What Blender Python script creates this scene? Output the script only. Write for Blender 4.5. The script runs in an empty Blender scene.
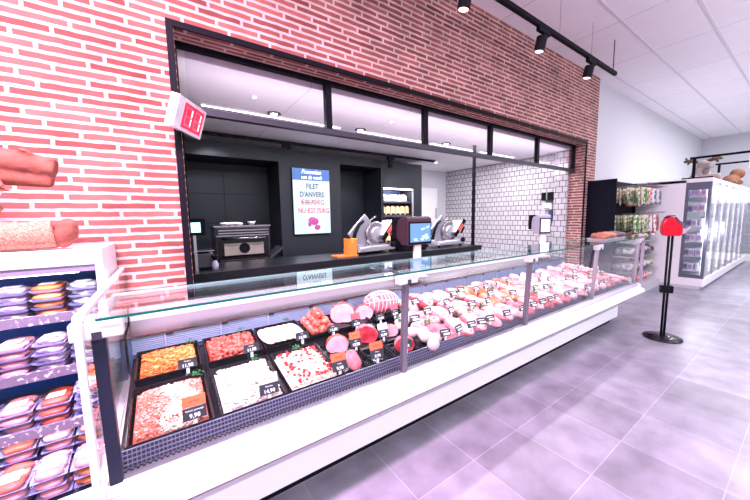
import bpy, bmesh, math, random
from math import sin, cos, pi, radians
from mathutils import Vector, Matrix, Euler, noise
random.seed(7)
scene = bpy.context.scene
COL = scene.collection

# ------------------------------------------------------------------ camera
F_PX = 305.7
yaw, pitch, roll = radians(34.35), radians(-6.06), radians(-0.95)
f = Vector((sin(yaw)*cos(pitch), cos(yaw)*cos(pitch), sin(pitch)))
r = Vector((cos(yaw), -sin(yaw), 0)); u = r.cross(f)
r2 = r*cos(roll) + u*sin(roll); u2 = -r*sin(roll) + u*cos(roll)
cam_d = bpy.data.cameras.new('camera'); cam = bpy.data.objects.new('camera', cam_d); COL.objects.link(cam)
cam.matrix_world = Matrix(((r2.x, u2.x, -f.x, 0), (r2.y, u2.y, -f.y, 0), (r2.z, u2.z, -f.z, 1.4), (0, 0, 0, 1)))
cam_d.sensor_width = 36; cam_d.lens = 36*F_PX/750; cam_d.clip_start = 0.02
scene.camera = cam
# ------------------------------------------------------------------ world, exposure
w = bpy.data.worlds.new('world'); scene.world = w; w.use_nodes = True
w.node_tree.nodes['Background'].inputs[0].default_value = (0.93, 0.88, 1.0, 1)
w.node_tree.nodes['Background'].inputs[1].default_value = 0.6
vs = scene.view_settings
vs.view_transform = 'Standard'; vs.look = 'None'; vs.gamma = 1; vs.exposure = 0.3; vs.use_curve_mapping = False
scene.cycles.max_bounces = 8; scene.cycles.transparent_max_bounces = 16
scene.cycles.sample_clamp_indirect = 6; scene.cycles.caustics_reflective = False; scene.cycles.caustics_refractive = False

def area(name, loc, size, power, color=(1, 1, 1), rot=(0, 0, 0), sy=None, spread=None):
    d = bpy.data.lights.new(name, 'AREA'); d.energy = power; d.color = color; d.size = size
    if sy is not None: d.shape = 'RECTANGLE'; d.size_y = sy
    if spread: d.spread = spread
    o = bpy.data.objects.new(name, d); COL.objects.link(o); o.location = loc; o.rotation_euler = rot
    return o
def spot(name, loc, target, power, color=(1, 1, 1), angle=60, blend=.4, radius=.04, parent=None):
    d = bpy.data.lights.new(name, 'SPOT'); d.energy = power; d.color = color; d.spot_size = radians(angle); d.spot_blend = blend
    d.shadow_soft_size = radius
    o = bpy.data.objects.new(name, d); COL.objects.link(o); o.location = loc
    o.rotation_euler = (Vector(target)-Vector(loc)).to_track_quat('-Z', 'Y').to_euler()
    return o
PINKL = (1.0, 0.62, 0.90); COOL = (0.90, 0.90, 1.0)
# shop ceiling luminaires over the aisle, and fills added for wall and ceiling
area('ceiling_lamp_aisle', (3.5, -2.4, 3.80), 9.0, 420, (0.96, 0.89, 1.0), sy=.07)
area('left_wall_pink_fill', (-0.7, 0.6, 3.5), 1.2, 420, PINKL, sy=.3)  # added fill without a fixture, washes the left bricks in pink
area('ceiling_lamp_far', (11.0, 0.2, 3.80), 6.0, 170, (0.96, 0.95, 1.0), sy=.07)
area('ceiling_uplight_fill', (5.5, -1.3, 2.7), 10.0, 190, (1.0, 0.88, 0.98), rot=(pi, 0, 0), sy=.07)  # added unseen uplight that brightens the shop ceiling
# kitchen ceiling
area('kitchen_lamp', (3.2, 3.68, 2.560), 5.4, 130, (0.97, 0.94, 1.0), sy=.025)
area('kitchen_lamp_right', (5.4, 4.6, 2.56), 0.8, 10, (1.0, 0.95, 1.0), sy=.8)
area('kitchen_ceiling_fill', (3.2, 2.76, 2.24), 6.0, 22, (0.98, 0.90, 1.0), rot=(pi+radians(-62), 0, 0), sy=.03)  # added behind the transom bar to brighten the kitchen ceiling
# meat case, wall fridge, cooler
area('meat_case_light', (2.35, 1.60, 1.085), 5.0, 22, (1.0, 0.90, 0.97), sy=.03)
area('fridge_light', (-0.6, 2.02, 1.16), 1.0, 2, (1.0, 0.95, 1.0), rot=(radians(-14), 0, 0), sy=.05)
area('cooler_light', (10.4, 1.25, 1.90), 4.6, 150, (0.95, 0.95, 1.0), sy=.06)

# ------------------------------------------------------------------ materials
MATS = {}
def nt(name):
    m = bpy.data.materials.new(name); m.use_nodes = True
    t = m.node_tree; b = t.nodes['Principled BSDF']; return m, t, b
def mat(name, col, rough=.5, metal=0, emit=0, var=0, scale=8, bump=0, spec=.5, emitcol=None):
    if name in MATS: return MATS[name]
    m, t, b = nt(name); N = t.nodes; L = t.links
    b.inputs['Roughness'].default_value = rough; b.inputs['Metallic'].default_value = metal
    b.inputs['Specular IOR Level'].default_value = spec
    tc = N.new('ShaderNodeTexCoord'); nz = N.new('ShaderNodeTexNoise'); nz.inputs['Scale'].default_value = scale
    nz.inputs['Detail'].default_value = 5
    L.new(tc.outputs['Object'], nz.inputs['Vector'])
    mx = N.new('ShaderNodeMix'); mx.data_type = 'RGBA'; v = max(var, .02)
    mx.inputs[6].default_value = (*[max(0, c*(1-v)) for c in col], 1); mx.inputs[7].default_value = (*[min(1, c*(1+v)) for c in col], 1)
    L.new(nz.outputs['Fac'], mx.inputs[0]); L.new(mx.outputs[2], b.inputs['Base Color'])
    if emit:
        b.inputs['Emission Strength'].default_value = emit; b.inputs['Emission Color'].default_value = (*(emitcol or col), 1)
    if bump:
        bp = N.new('ShaderNodeBump'); bp.inputs['Strength'].default_value = bump; bp.inputs['Distance'].default_value = .01
        L.new(nz.outputs['Fac'], bp.inputs['Height']); L.new(bp.outputs[0], b.inputs['Normal'])
    MATS[name] = m; return m
def spotted(name, c1, c2, scale=60, thresh=.5, soft=.06, rough=.4, bump=.3, kind='noise'):
    if name in MATS: return MATS[name]
    m, t, b = nt(name); N = t.nodes; L = t.links
    tc = N.new('ShaderNodeTexCoord')
    nz = N.new('ShaderNodeTexNoise'); nz.inputs['Scale'].default_value = scale; nz.inputs['Detail'].default_value = 4
    L.new(tc.outputs['Object'], nz.inputs['Vector'])
    cr = N.new('ShaderNodeValToRGB'); cr.color_ramp.elements[0].position = thresh-soft; cr.color_ramp.elements[1].position = thresh+soft
    cr.color_ramp.elements[0].color = (*c1, 1); cr.color_ramp.elements[1].color = (*c2, 1)
    L.new(nz.outputs['Fac'], cr.inputs[0]); L.new(cr.outputs[0], b.inputs['Base Color'])
    b.inputs['Roughness'].default_value = rough
    bp = N.new('ShaderNodeBump'); bp.inputs['Strength'].default_value = bump; bp.inputs['Distance'].default_value = .005
    L.new(nz.outputs['Fac'], bp.inputs['Height']); L.new(bp.outputs[0], b.inputs['Normal'])
    MATS[name] = m; return m
def glass(name, tint=(1, 1, 1), refl=1.0, rough=.0, ior=1.45):
    if name in MATS: return MATS[name]
    m = bpy.data.materials.new(name); m.use_nodes = True; t = m.node_tree; N = t.nodes; L = t.links
    N.remove(N['Principled BSDF'])
    tr = N.new('ShaderNodeBsdfTransparent'); tr.inputs[0].default_value = (*tint, 1)
    gl = N.new('ShaderNodeBsdfGlossy'); gl.inputs['Roughness'].default_value = rough; gl.inputs[0].default_value = (refl, refl, refl, 1)
    lw = N.new('ShaderNodeLayerWeight'); f0 = ((ior-1)/(ior+1))**2
    pw_ = N.new('ShaderNodeMath'); pw_.operation = 'POWER'; pw_.inputs[1].default_value = 5; L.new(lw.outputs['Facing'], pw_.inputs[0])
    fr = N.new('ShaderNodeMath'); fr.operation = 'MULTIPLY_ADD'; fr.inputs[1].default_value = 1-f0; fr.inputs[2].default_value = f0; L.new(pw_.outputs[0], fr.inputs[0])
    mx = N.new('ShaderNodeMixShader')
    L.new(fr.outputs[0], mx.inputs[0]); L.new(tr.outputs[0], mx.inputs[1]); L.new(gl.outputs[0], mx.inputs[2])
    L.new(mx.outputs[0], N['Material Output'].inputs[0]); MATS[name] = m; return m
def brick(name, au, av, bw, rh, mortar, c1, c2, cm, rough=.85, offset=.5, bump=.6, warp=.004, var=.5, msmooth=.1, u0=0, v0=0, spec=.3, jit=0):
    """brick/tile pattern laid on two of the object's axes"""
    m, t, b = nt(name); N = t.nodes; L = t.links
    tc = N.new('ShaderNodeTexCoord'); sp = N.new('ShaderNodeSeparateXYZ'); L.new(tc.outputs['Object'], sp.inputs[0])
    cb = N.new('ShaderNodeCombineXYZ')
    for src, dst, off in ((au, 0, u0), (av, 1, v0)):
        a = N.new('ShaderNodeMath'); a.operation = 'ADD'; a.inputs[1].default_value = 50*(bw if dst == 0 else rh)*2 - off
        L.new(sp.outputs['XYZ'.index(src)], a.inputs[0]); L.new(a.outputs[0], cb.inputs[dst])
    vec = cb.outputs[0]
    if jit:
        dv = N.new('ShaderNodeMath'); dv.operation = 'DIVIDE'; dv.inputs[1].default_value = rh; L.new(cb.inputs[1].links[0].from_socket, dv.inputs[0])
        fl_ = N.new('ShaderNodeMath'); fl_.operation = 'FLOOR'; L.new(dv.outputs[0], fl_.inputs[0])
        wn = N.new('ShaderNodeTexWhiteNoise'); wn.noise_dimensions = '1D'; L.new(fl_.outputs[0], wn.inputs['W'])
        sc_ = N.new('ShaderNodeMath'); sc_.operation = 'MULTIPLY'; sc_.inputs[1].default_value = bw*.45; L.new(wn.outputs['Value'], sc_.inputs[0])
        cj = N.new('ShaderNodeCombineXYZ'); L.new(sc_.outputs[0], cj.inputs[0])
        ad = N.new('ShaderNodeVectorMath'); ad.operation = 'ADD'; L.new(vec, ad.inputs[0]); L.new(cj.outputs[0], ad.inputs[1]); vec = ad.outputs[0]
    if warp:
        nz = N.new('ShaderNodeTexNoise'); nz.inputs['Scale'].default_value = 14; nz.inputs['Detail'].default_value = 3
        L.new(tc.outputs['Object'], nz.inputs['Vector'])
        s1 = N.new('ShaderNodeVectorMath'); s1.operation = 'SUBTRACT'; s1.inputs[1].default_value = (.5, .5, .5); L.new(nz.outputs['Color'], s1.inputs[0])
        s2 = N.new('ShaderNodeVectorMath'); s2.operation = 'SCALE'; s2.inputs['Scale'].default_value = warp*2; L.new(s1.outputs[0], s2.inputs[0])
        s3 = N.new('ShaderNodeVectorMath'); s3.operation = 'ADD'; L.new(vec, s3.inputs[0]); L.new(s2.outputs[0], s3.inputs[1]); vec = s3.outputs[0]
    bt = N.new('ShaderNodeTexBrick'); bt.offset = offset; bt.inputs['Scale'].default_value = 1
    bt.inputs['Brick Width'].default_value = bw; bt.inputs['Row Height'].default_value = rh
    bt.inputs['Mortar Size'].default_value = mortar; bt.inputs['Mortar Smooth'].default_value = msmooth
    bt.inputs['Color1'].default_value = (*c1, 1); bt.inputs['Color2'].default_value = (*c2, 1); bt.inputs['Mortar'].default_value = (*cm, 1)
    L.new(vec, bt.inputs['Vector'])
    n2 = N.new('ShaderNodeTexNoise'); n2.inputs['Scale'].default_value = 5; n2.inputs['Detail'].default_value = 8; L.new(tc.outputs['Object'], n2.inputs['Vector'])
    mr = N.new('ShaderNodeMapRange'); mr.inputs[1].default_value = .3; mr.inputs[2].default_value = .7; mr.inputs[3].default_value = 1-var*.5; mr.inputs[4].default_value = 1+var*.4
    L.new(n2.outputs['Fac'], mr.inputs[0])
    ml = N.new('ShaderNodeVectorMath'); ml.operation = 'SCALE'; L.new(bt.outputs['Color'], ml.inputs[0]); L.new(mr.outputs[0], ml.inputs['Scale'])
    L.new(ml.outputs[0], b.inputs['Base Color']); b.inputs['Roughness'].default_value = rough; b.inputs['Specular IOR Level'].default_value = spec
    if bump:
        iv = N.new('ShaderNodeMath'); iv.operation = 'SUBTRACT'; iv.inputs[0].default_value = 1; L.new(bt.outputs['Fac'], iv.inputs[1])
        bp = N.new('ShaderNodeBump'); bp.inputs['Strength'].default_value = bump; bp.inputs['Distance'].default_value = .006
        L.new(iv.outputs[0], bp.inputs['Height']); L.new(bp.outputs[0], b.inputs['Normal'])
    MATS[name] = m; return m

WHITE = mat('white_paint', (.80, .79, .82), .35)
WALLW = mat('wall_white', (.60, .61, .65), .85, spec=.2)
ALU = mat('aluminium', (.46, .44, .52), .32, .85)
STEEL = mat('stainless_steel', (.46, .42, .46), .22, 1.0, var=.06, scale=3)
STEELB = mat('brushed_steel', (.55, .55, .58), .35, .9, var=.1, scale=20)
BLACK = mat('black_satin', (.007, .007, .011), .5, spec=.06)
BLACKM = mat('black_matt', (.012, .012, .016), .7, var=.2, scale=3, spec=.15)
BLACKG = mat('black_gloss', (.008, .008, .010), .2, spec=.3)
KITB = mat('kitchen_dark_panel', (.016, .019, .026), .5, var=.2, scale=1.5, spec=.2)
GREYD = mat('dark_anodised', (.035, .035, .05), .45, .1, spec=.25)
NAVY = mat('navy_post', (.015, .018, .04), .4, spec=.25)
POSTG = mat('post_grey', (.16, .15, .19), .4, .4)
GLASS = glass('clear_glass', (.97, .99, .98))
GLASSF = glass('front_glass_clear', (.99, 1, 1), .8, ior=1.22)
GLASSTOP = glass('top_glass', (.86, .95, .93), 1.0, ior=1.5)
GLASSTR = glass('transom_glass', (.93, .90, .93), 1.0)
LID = glass('clear_plastic', (.93, .93, 1.0), .9, .08)
GREENEDGE = mat('green_glass_edge', (.0, .10, .075), .3, spec=.2)
LITW = mat('lit_strip', (1, 1, 1), .5, emit=9, emitcol=(1, .97, 1))
TEXTW = mat('white_lettering', (.9, .9, .9), .5)
PARSLEY = mat('parsley_green', (.02, .15, .045), .5, var=.6, scale=60)

# ------------------------------------------------------------------ mesh helpers
class MB:
    def __init__(s): s.bm = bmesh.new(); s.mi = 0
    def _new(s, before):
        fs = s.bm.faces[:][before:]
        for q in fs: q.material_index = s.mi
        return fs
    def box(s, x0, x1, y0, y1, z0, z1, M=None):
        v = [Vector((x, y, z)) for x in (x0, x1) for y in (y0, y1) for z in (z0, z1)]
        if M: v = [M @ p for p in v]
        v = [s.bm.verts.new(p) for p in v]
        for q in ((0, 1, 3, 2), (4, 6, 7, 5), (0, 4, 5, 1), (2, 3, 7, 6), (0, 2, 6, 4), (1, 5, 7, 3)):
            fc = s.bm.faces.new([v[i] for i in q]); fc.material_index = s.mi
        return s
    def prism(s, prof, a, b, axis='x', M=None):
        def P(t, q):
            p = {'x': (t, q[0], q[1]), 'y': (q[0], t, q[1]), 'z': (q[0], q[1], t)}[axis]; p = Vector(p); return M @ p if M else p
        va = [s.bm.verts.new(P(a, q)) for q in prof]; vb = [s.bm.verts.new(P(b, q)) for q in prof]; n = len(prof)
        for i in range(n):
            s.bm.faces.new((va[i], va[(i+1) % n], vb[(i+1) % n], vb[i])).material_index = s.mi
        s.bm.faces.new(va).material_index = s.mi; s.bm.faces.new(vb[::-1]).material_index = s.mi
        return s
    def tube(s, pts, rad, n=8, caps=True):
        pts = [Vector(p) for p in pts]; rings = []
        for i, p in enumerate(pts):
            d = (pts[min(i+1, len(pts)-1)]-pts[max(i-1, 0)]).normalized()
            a = d.orthogonal().normalized() if i == 0 else (pa - d*pa.dot(d)).normalized()
            pa = a; b = d.cross(a); rr = rad[i] if isinstance(rad, (list, tuple)) else rad
            rings.append([s.bm.verts.new(p+(a*cos(2*pi*k/n)+b*sin(2*pi*k/n))*rr) for k in range(n)])
        for i in range(len(rings)-1):
            for k in range(n):
                s.bm.faces.new((rings[i][k], rings[i][(k+1) % n], rings[i+1][(k+1) % n], rings[i+1][k])).material_index = s.mi
        if caps:
            s.bm.faces.new(rings[0][::-1]).material_index = s.mi; s.bm.faces.new(rings[-1]).material_index = s.mi
        return s
    def lathe(s, prof, n=24, M=None):
        rings = []
        for rr, z in prof:
            ring = []
            for k in range(n):
                p = Vector((rr*cos(2*pi*k/n), rr*sin(2*pi*k/n), z)); ring.append(s.bm.verts.new(M @ p if M else p))
            rings.append(ring)
        for i in range(len(rings)-1):
            for k in range(n):
                s.bm.faces.new((rings[i][k], rings[i][(k+1) % n], rings[i+1][(k+1) % n], rings[i+1][k])).material_index = s.mi
        s.bm.faces.new(rings[0][::-1]).material_index = s.mi; s.bm.faces.new(rings[-1]).material_index = s.mi
        return s
    def ell(s, c, rad, rot=(0, 0, 0), sub=3, wob=0, wsc=8, seed=0, M=None):
        R = Euler(rot).to_matrix().to_4x4(); T = Matrix.Translation(c) @ R @ Matrix.Diagonal((*rad, 1))
        if M: T = M @ T
        res = bmesh.ops.create_icosphere(s.bm, subdivisions=sub, radius=1, matrix=T)
        cen = T.translation
        for v in res['verts']:
            if wob:
                k = 1+wob*noise.noise(v.co*wsc+Vector((seed*3.1, 0, 0))); v.co = cen+(v.co-cen)*k
            for fc in v.link_faces: fc.material_index = s.mi
        return s
    def quad(s, a, b, c, d):
        s.bm.faces.new([s.bm.verts.new(Vector(p)) for p in (a, b, c, d)]).material_index = s.mi; return s
    def grid(s, fn, nu, nv):
        g = [[s.bm.verts.new(Vector(fn(i/nu, j/nv))) for j in range(nv+1)] for i in range(nu+1)]
        for i in range(nu):
            for j in range(nv):
                s.bm.faces.new((g[i][j], g[i+1][j], g[i+1][j+1], g[i][j+1])).material_index = s.mi
        return s
    def build(s, name, mats, parent=None, smooth=False, bevel=0, world=False):
        if world and parent is not None:
            off = Vector(); p = parent
            while p is not None: off += p.location; p = p.parent
            bmesh.ops.translate(s.bm, verts=s.bm.verts, vec=-off)
        bmesh.ops.recalc_face_normals(s.bm, faces=s.bm.faces)
        me = bpy.data.meshes.new(name); s.bm.to_mesh(me); s.bm.free()
        for m in (mats if isinstance(mats, (list, tuple)) else [mats]): me.materials.append(m)
        if smooth:
            for p in me.polygons: p.use_smooth = True
        o = bpy.data.objects.new(name, me); COL.objects.link(o)
        if parent is not None: o.parent = parent
        if bevel:
            b = o.modifiers.new('bevel', 'BEVEL'); b.width = bevel; b.segments = 2; b.limit_method = 'ANGLE'
        return o
def tag(o, label=None, cat=None, group=None, kind=None):
    if label: o['label'] = label
    if cat: o['category'] = cat
    if group: o['group'] = group
    if kind: o['kind'] = kind
    return o
def thing(name, label, cat, loc=(0, 0, 0), group=None, rz=0):
    o = bpy.data.objects.new(name, None); COL.objects.link(o); o.location = loc; o.rotation_euler = (0, 0, rz); o.empty_display_size = .1
    return tag(o, label, cat, group)
def struct(mb, name, m, parent=None, **k):
    o = mb.build(name, m, parent, **k)
    if parent is None: o['kind'] = 'structure'
    return o
def copy_tree(o, parent=None):
    c = o.copy(); COL.objects.link(c)
    if parent is not None: c.parent = parent
    for ch in list(o.children): copy_tree(ch, c)
    return c
def place(proto, used, loc, label, group=None, rz=0, scale=None):
    o = proto if not used else copy_tree(proto)
    o.location = loc; o.rotation_euler = (0, 0, rz); o['label'] = label
    if group: o['group'] = group
    if scale: o.scale = scale
    return o
def text(name, body, size, M, m, parent, extrude=.0004, align='CENTER', bold=0, shear=0):
    c = bpy.data.curves.new(name, 'FONT'); c.body = body; c.size = size; c.extrude = extrude; c.align_x = align; c.align_y = 'CENTER'
    c.resolution_u = 3; c.offset = bold; c.shear = shear
    c.materials.append(m); o = bpy.data.objects.new(name, c); COL.objects.link(o); o.parent = parent
    bpy.context.view_layer.update()
    me = bpy.data.meshes.new_from_object(o.evaluated_get(bpy.context.evaluated_depsgraph_get()))
    bpy.data.objects.remove(o); o = bpy.data.objects.new(name, me); COL.objects.link(o); o.parent = parent
    o.matrix_basis = M; return o

# ================================================================== SETTING
D = 2.5; CEIL = 3.86
# floor
fl = brick('slate_floor_tiles', 'X', 'Y', .43, .43, .0022, (.17, .16, .20), (.235, .225, .28), (.29, .28, .34), rough=.33, offset=0, bump=.15, warp=0, var=.55, u0=.08, v0=.17, spec=.5)
struct(MB().box(-4, 16, -4, 2.75, -.1, 0), 'floor', fl)
struct(MB().box(-4, 16, 2.75, 6.0, -.1, 0), 'floor_kitchen', mat('kitchen_floor', (.30, .30, .33), .4))
# ceiling: 1.32 x .65 m lay-in tiles
cl = brick('ceiling_tiles', 'X', 'Y', 1.32, .652, .004, (.80, .77, .82), (.83, .80, .85), (.34, .32, .36), rough=.6, offset=0, bump=.1, warp=0, var=.04, u0=5.03, v0=1.01, spec=.4)
struct(MB().box(-4, 16, -4, D+.3, CEIL, CEIL+.1), 'ceiling', cl)
mb = MB()
for k in range(-6, 3):
    y = 1.01+.652*k; mb.box(-4, 15.3, y-.014, y+.014, CEIL-.006, CEIL+.001)
struct(mb, 'trim_1', mat('ceiling_rail', (.62, .60, .66), .5))
# brick walls
OX0, OX1, OZ = .137, 6.31, 2.66
C1, C2, CM = (.20, .058, .050), (.36, .125, .105), (.56, .42, .40)
bxz = brick('brick_front', 'X', 'Z', .285, .0508, .0100, C1, C2, CM, warp=.006, jit=1, spec=.15)
byz = brick('brick_reveal', 'Y', 'Z', .285, .0508, .0100, C1, C2, CM, warp=.006, jit=1, spec=.15)
bxy = brick('brick_soffit', 'X', 'Y', .285, .0508, .0100, C1, C2, CM, warp=.006, jit=1, spec=.15)
mb = MB(); mb.box(-4, OX0, D, D+.25, 0, CEIL); mb.box(OX1, 6.76, D, D+.25, 0, CEIL); mb.box(OX0, OX1, D, D+.25, OZ, CEIL)
struct(mb, 'wall_back', bxz)
struct(MB().box(OX1-.004, OX1+.01, D+.001, D+.25, 0, OZ), 'trim_2', byz)
struct(MB().box(OX0, OX1, D+.001, D+.25, OZ-.004, OZ+.01), 'trim_3', bxy)
struct(MB().box(OX0-.01, OX0+.004, D+.001, D+.25, 0, OZ), 'trim_4', byz)
struct(MB().box(6.76, 15.3, D+.04, D+.25, 0, CEIL), 'wall_back_white', WALLW)
struct(MB().box(15.3, 15.4, -4, D+.3, 0, CEIL), 'wall_right', WALLW)
# black steel frame round the opening
mb = MB(); mb.box(OX0-.04, OX0, D-.014, D+.03, 0, OZ+.04); mb.box(OX1, OX1+.04, D-.014, D+.03, 0, OZ+.04); mb.box(OX0, OX1, D-.014, D+.03, OZ, OZ+.04)
struct(mb, 'trim_5', BLACK)
# transom window
GY = 2.684
win = bpy.data.objects.new('window_1', None); COL.objects.link(win); win['kind'] = 'structure'; win.location = (OX0, GY, 2.18)
mb = MB(); mb.box(OX0, OX1, GY-.025, GY+.03, 2.625, OZ-.004); mb.build('window_head', BLACK, win, world=True)
mb = MB(); mb.box(OX0, OX1, GY-.03, GY+.03, 2.178, 2.225); mb.build('transom_bar', GREYD, win, world=True)
mb = MB(); mb.box(OX0, OX0+.022, GY-.025, GY+.03, .9, OZ-.004); mb.build('window_post', BLACK, win, world=True)
mb = MB(); mb.box(OX1-.05, OX1, GY-.025, GY+.03, 2.18, OZ-.004); mb.build('window_post', BLACK, win, world=True)
MX = [OX0+.05, 1.33, 2.56, 3.79, 5.02, OX1-.05]
for x in MX[1:-1]:
    MB().box(x-.03, x+.03, GY-.025, GY+.03, 2.22, 2.63).build('mullion', BLACK, win, world=True)
for i in range(5):
    MB().box(MX[i]+.02, MX[i+1]-.02, GY-.004, GY+.004, 2.215, 2.635).build('pane', GLASSTR, win, world=True)
# kitchen shell
struct(MB().box(-1.2, 6.6, D+.25, 5.98, 2.59, 2.69), 'ceiling_kitchen', brick('kitchen_ceiling', 'X', 'Y', 1.2, 1.2, .004, (.84, .82, .86), (.86, .84, .88), (.45, .44, .48), rough=.5, offset=0, bump=0, warp=0, var=.03))
tiles = brick('white_wall_tiles', 'Y', 'Z', .118, .107, .0060, (.50, .47, .50), (.58, .55, .58), (.06, .05, .07), rough=.2, bump=.3, warp=.0, var=.06, spec=.5)
struct(MB().box(6.385, 6.5, D+.25, 5.98, 0, 2.59), 'wall_kitchen_right', tiles)
struct(MB().box(6.25, 6.39, D+.25, 2.98, 0, 2.59), 'wall_kitchen_pier', tiles)
struct(MB().box(4.0, 6.5, 5.88, 5.98, 0, 2.59), 'wall_kitchen_back', WALLW)
struct(MB().box(-1.2, -1.1, D+.25, 5.98, 0, 2.59), 'wall_kitchen_left', KITB)
mb = MB()
mb.box(-1.1, 4.64, 5.62, 5.70, 0, 2.59)                       # rear plane behind the niches
mb.box(-1.1, 1.56, 4.96, 5.62, 2.31, 2.50)                    # bulkhead over oven
mb.box(1.56, 2.66, 4.96, 5.62, 0, 2.50)                       # screen panel block
mb.box(2.66, 3.56, 4.96, 5.62, 2.36, 2.50)
mb.box(3.56, 3.62, 4.96, 5.62, 0, 2.50); mb.box(4.40, 4.64, 4.96, 5.62, 0, 2.50); mb.box(3.62, 4.40, 4.96, 5.62, 1.99, 2.50); mb.box(3.62, 4.40, 4.96, 5.62, 0, .84)
struct(mb, 'wall_kitchen_black', KITB)
mb = MB()
for x in (.15, .85): mb.box(x-.003, x+.003, 5.615, 5.622, .8, 2.31)
for z in (1.35, 1.83): mb.box(-1.1, 1.56, 5.615, 5.622, z-.003, z+.003)
struct(mb, 'trim_6', BLACK)
# white door and its bright panel at the kitchen's back wall
dr = bpy.data.objects.new('door_1', None); COL.objects.link(dr); dr['kind'] = 'structure'; dr.location = (5.75, 5.86, 0)
MB().box(5.35, 6.04, 5.85, 5.878, 0, 2.14).build('door_leaf', mat('door_white', (.88, .88, .9), .5), dr, world=True, bevel=.01)
MB().box(5.96, 6.0, 5.83, 5.85, 1.35, 1.62).build('door_handle', STEELB, dr, world=True)
# kitchen ceiling lights
g = 'strip lights on the kitchen ceiling'
for x0, x1, lb in ((.39, 2.0, 'left'), (2.25, 3.45, 'second from left'), (3.62, 4.75, 'third from left'), (4.9, 6.0, 'right-hand')):
    t = thing('strip_light', 'thin strip light on the kitchen ceiling, '+lb+' of the row', 'ceiling light', ((x0+x1)/2, 3.68, 2.57), g)
    MB().box(x0, x1, 3.665, 3.695, 2.572, 2.59).build('housing', WHITE, t, world=True)
    MB().box(x0+.01, x1-.01, 3.67, 3.69, 2.568, 2.572).build('diffuser', LITW, t, world=True)
g = 'round downlights in the kitchen ceiling'
for x, y, s, lb in ((1.11, 3.60, .075, 'black-ringed, right of the number sign'), (2.28, 3.64, .075, 'black-ringed, behind the second transom pane'), (3.91, 3.6, .075, 'black-ringed, behind the third transom pane'),
                    (.81, 3.22, .03, 'tiny white, in the first transom pane'), (2.42, 3.14, .03, 'tiny white, in the second transom pane'), (5.0, 4.9, .06, 'white, over the far white corner')):
    t = thing('downlight', lb+' recessed ceiling downlight', 'ceiling light', (x, y, 2.588), g)
    MB().lathe([(s, 0), (s, .006), (s*.55, .006), (s*.55, 0)][::-1] and [(s, -.008), (s, .002)], 20, Matrix.Translation((x, y, 2.588))).build('ring', BLACK if s > .07 else WHITE, t, world=True)
    MB().lathe([(s*.5, -.012), (s*.5, -.006)], 16, Matrix.Translation((x, y, 2.588))).build('lens', LITW, t, world=True)
t = thing('ceiling_track', 'black lighting track under the kitchen ceiling above the dark cabinets', 'track light', (2.4, 4.7, 2.55))
MB().box(.2, 4.78, 4.68, 4.72, 2.53, 2.57).build('rail', BLACK, t, world=True)
for x in (1.62, 3.60): MB().box(x-.07, x+.07, 4.67, 4.73, 2.47, 2.53).build('adapter', BLACK, t, world=True)
MB().lathe([(.045, -.14), (.045, 0)], 16, Matrix.Translation((3.60, 4.70, 2.47))).build('lamp_head', BLACK, t, world=True)
spot('niche_light', (3.1, 5.05, 2.33), (3.15, 5.6, 1.2), 14, (.8, 1, .95), 70)
spot('rack_wash', (3.60, 4.5, 2.30), (3.95, 4.97, 1.9), 16, (.95, .95, 1), 60)
spot('oven_wash', (.6, 4.4, 2.5), (.7, 5.6, 1.2), 26, (.9, .92, 1), 80)

# ================================================================== DISPLAY COUNTER
XL, XR = -.225, 4.93
ct = thing('serve_over_counter', 'long white refrigerated glass meat counter running along the brick wall', 'display counter', (2.4, 1.9, 0))
W = dict(parent=ct, world=True)
MB().box(0.0, 4.68, 1.466, 2.38, 0, .10).build('plinth', BLACK, **W)
MB().box(XL, 4.72, 1.40, 2.45, .084, .45).build('front_panel', mat('panel_white', (.84, .87, .90), .3), **W, bevel=.004)
MB().prism([(1.20, .415), (1.20, .440), (1.207, .449), (1.27, .478), (1.31, .478), (1.31, .415)], XL-.02, XR).build('bumper_ledge', WHITE, **W)
MB().prism([(1.205, .404), (1.205, .415), (1.40, .415), (1.40, .404)], XL-.02, XR).build('ledge_trim', mat('mauve_trim', (.20, .15, .17), .5), **W)
MB().prism([(1.268, .478), (1.268, .486), (1.296, .512), (1.365, .505), (1.365, .47), (1.30, .47)], XL, XR).build('base_rail', ALU, **W)
# body under ledge beyond panel (carries overhanging ends)
MB().box(XL, XR, 1.31, 2.45, .415, .50).build('tub', WHITE, **W)
# air grille
mb = MB(); mb.prism([(1.366, .500), (1.384, .563), (1.39, .563), (1.39, .500)], XL+.03, XR-.02); mb.build('grille_backing', mat('grille_dark', (.03, .03, .07), .5), **W)
mb = MB(); n = int((XR-XL)/.0135)
for k in range(n):
    x = XL+.035+k*.0135
    mb.prism([(1.362, .500), (1.380, .565), (1.384, .565), (1.366, .500)], x, x+.0028)
for j in range(5):
    a = j/4; y = 1.362+.018*a; z = .502+.062*a; mb.box(XL+.03, XR-.02, y-.003, y+.002, z-.0015, z+.0015)
mb.build('air_grille', mat('grille_lilac', (.24, .23, .36), .4, .3), **W)
mb = MB()
for k in range(int((XR-XL)/.018)):
    x = XL+.04+k*.018; mb.box(x, x+.009, 1.338, 1.346, .507, .5085); mb.box(x+.009, x+.018, 1.350, 1.356, .506, .5075)
mb.build('drain_slots', BLACK, **W)
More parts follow.
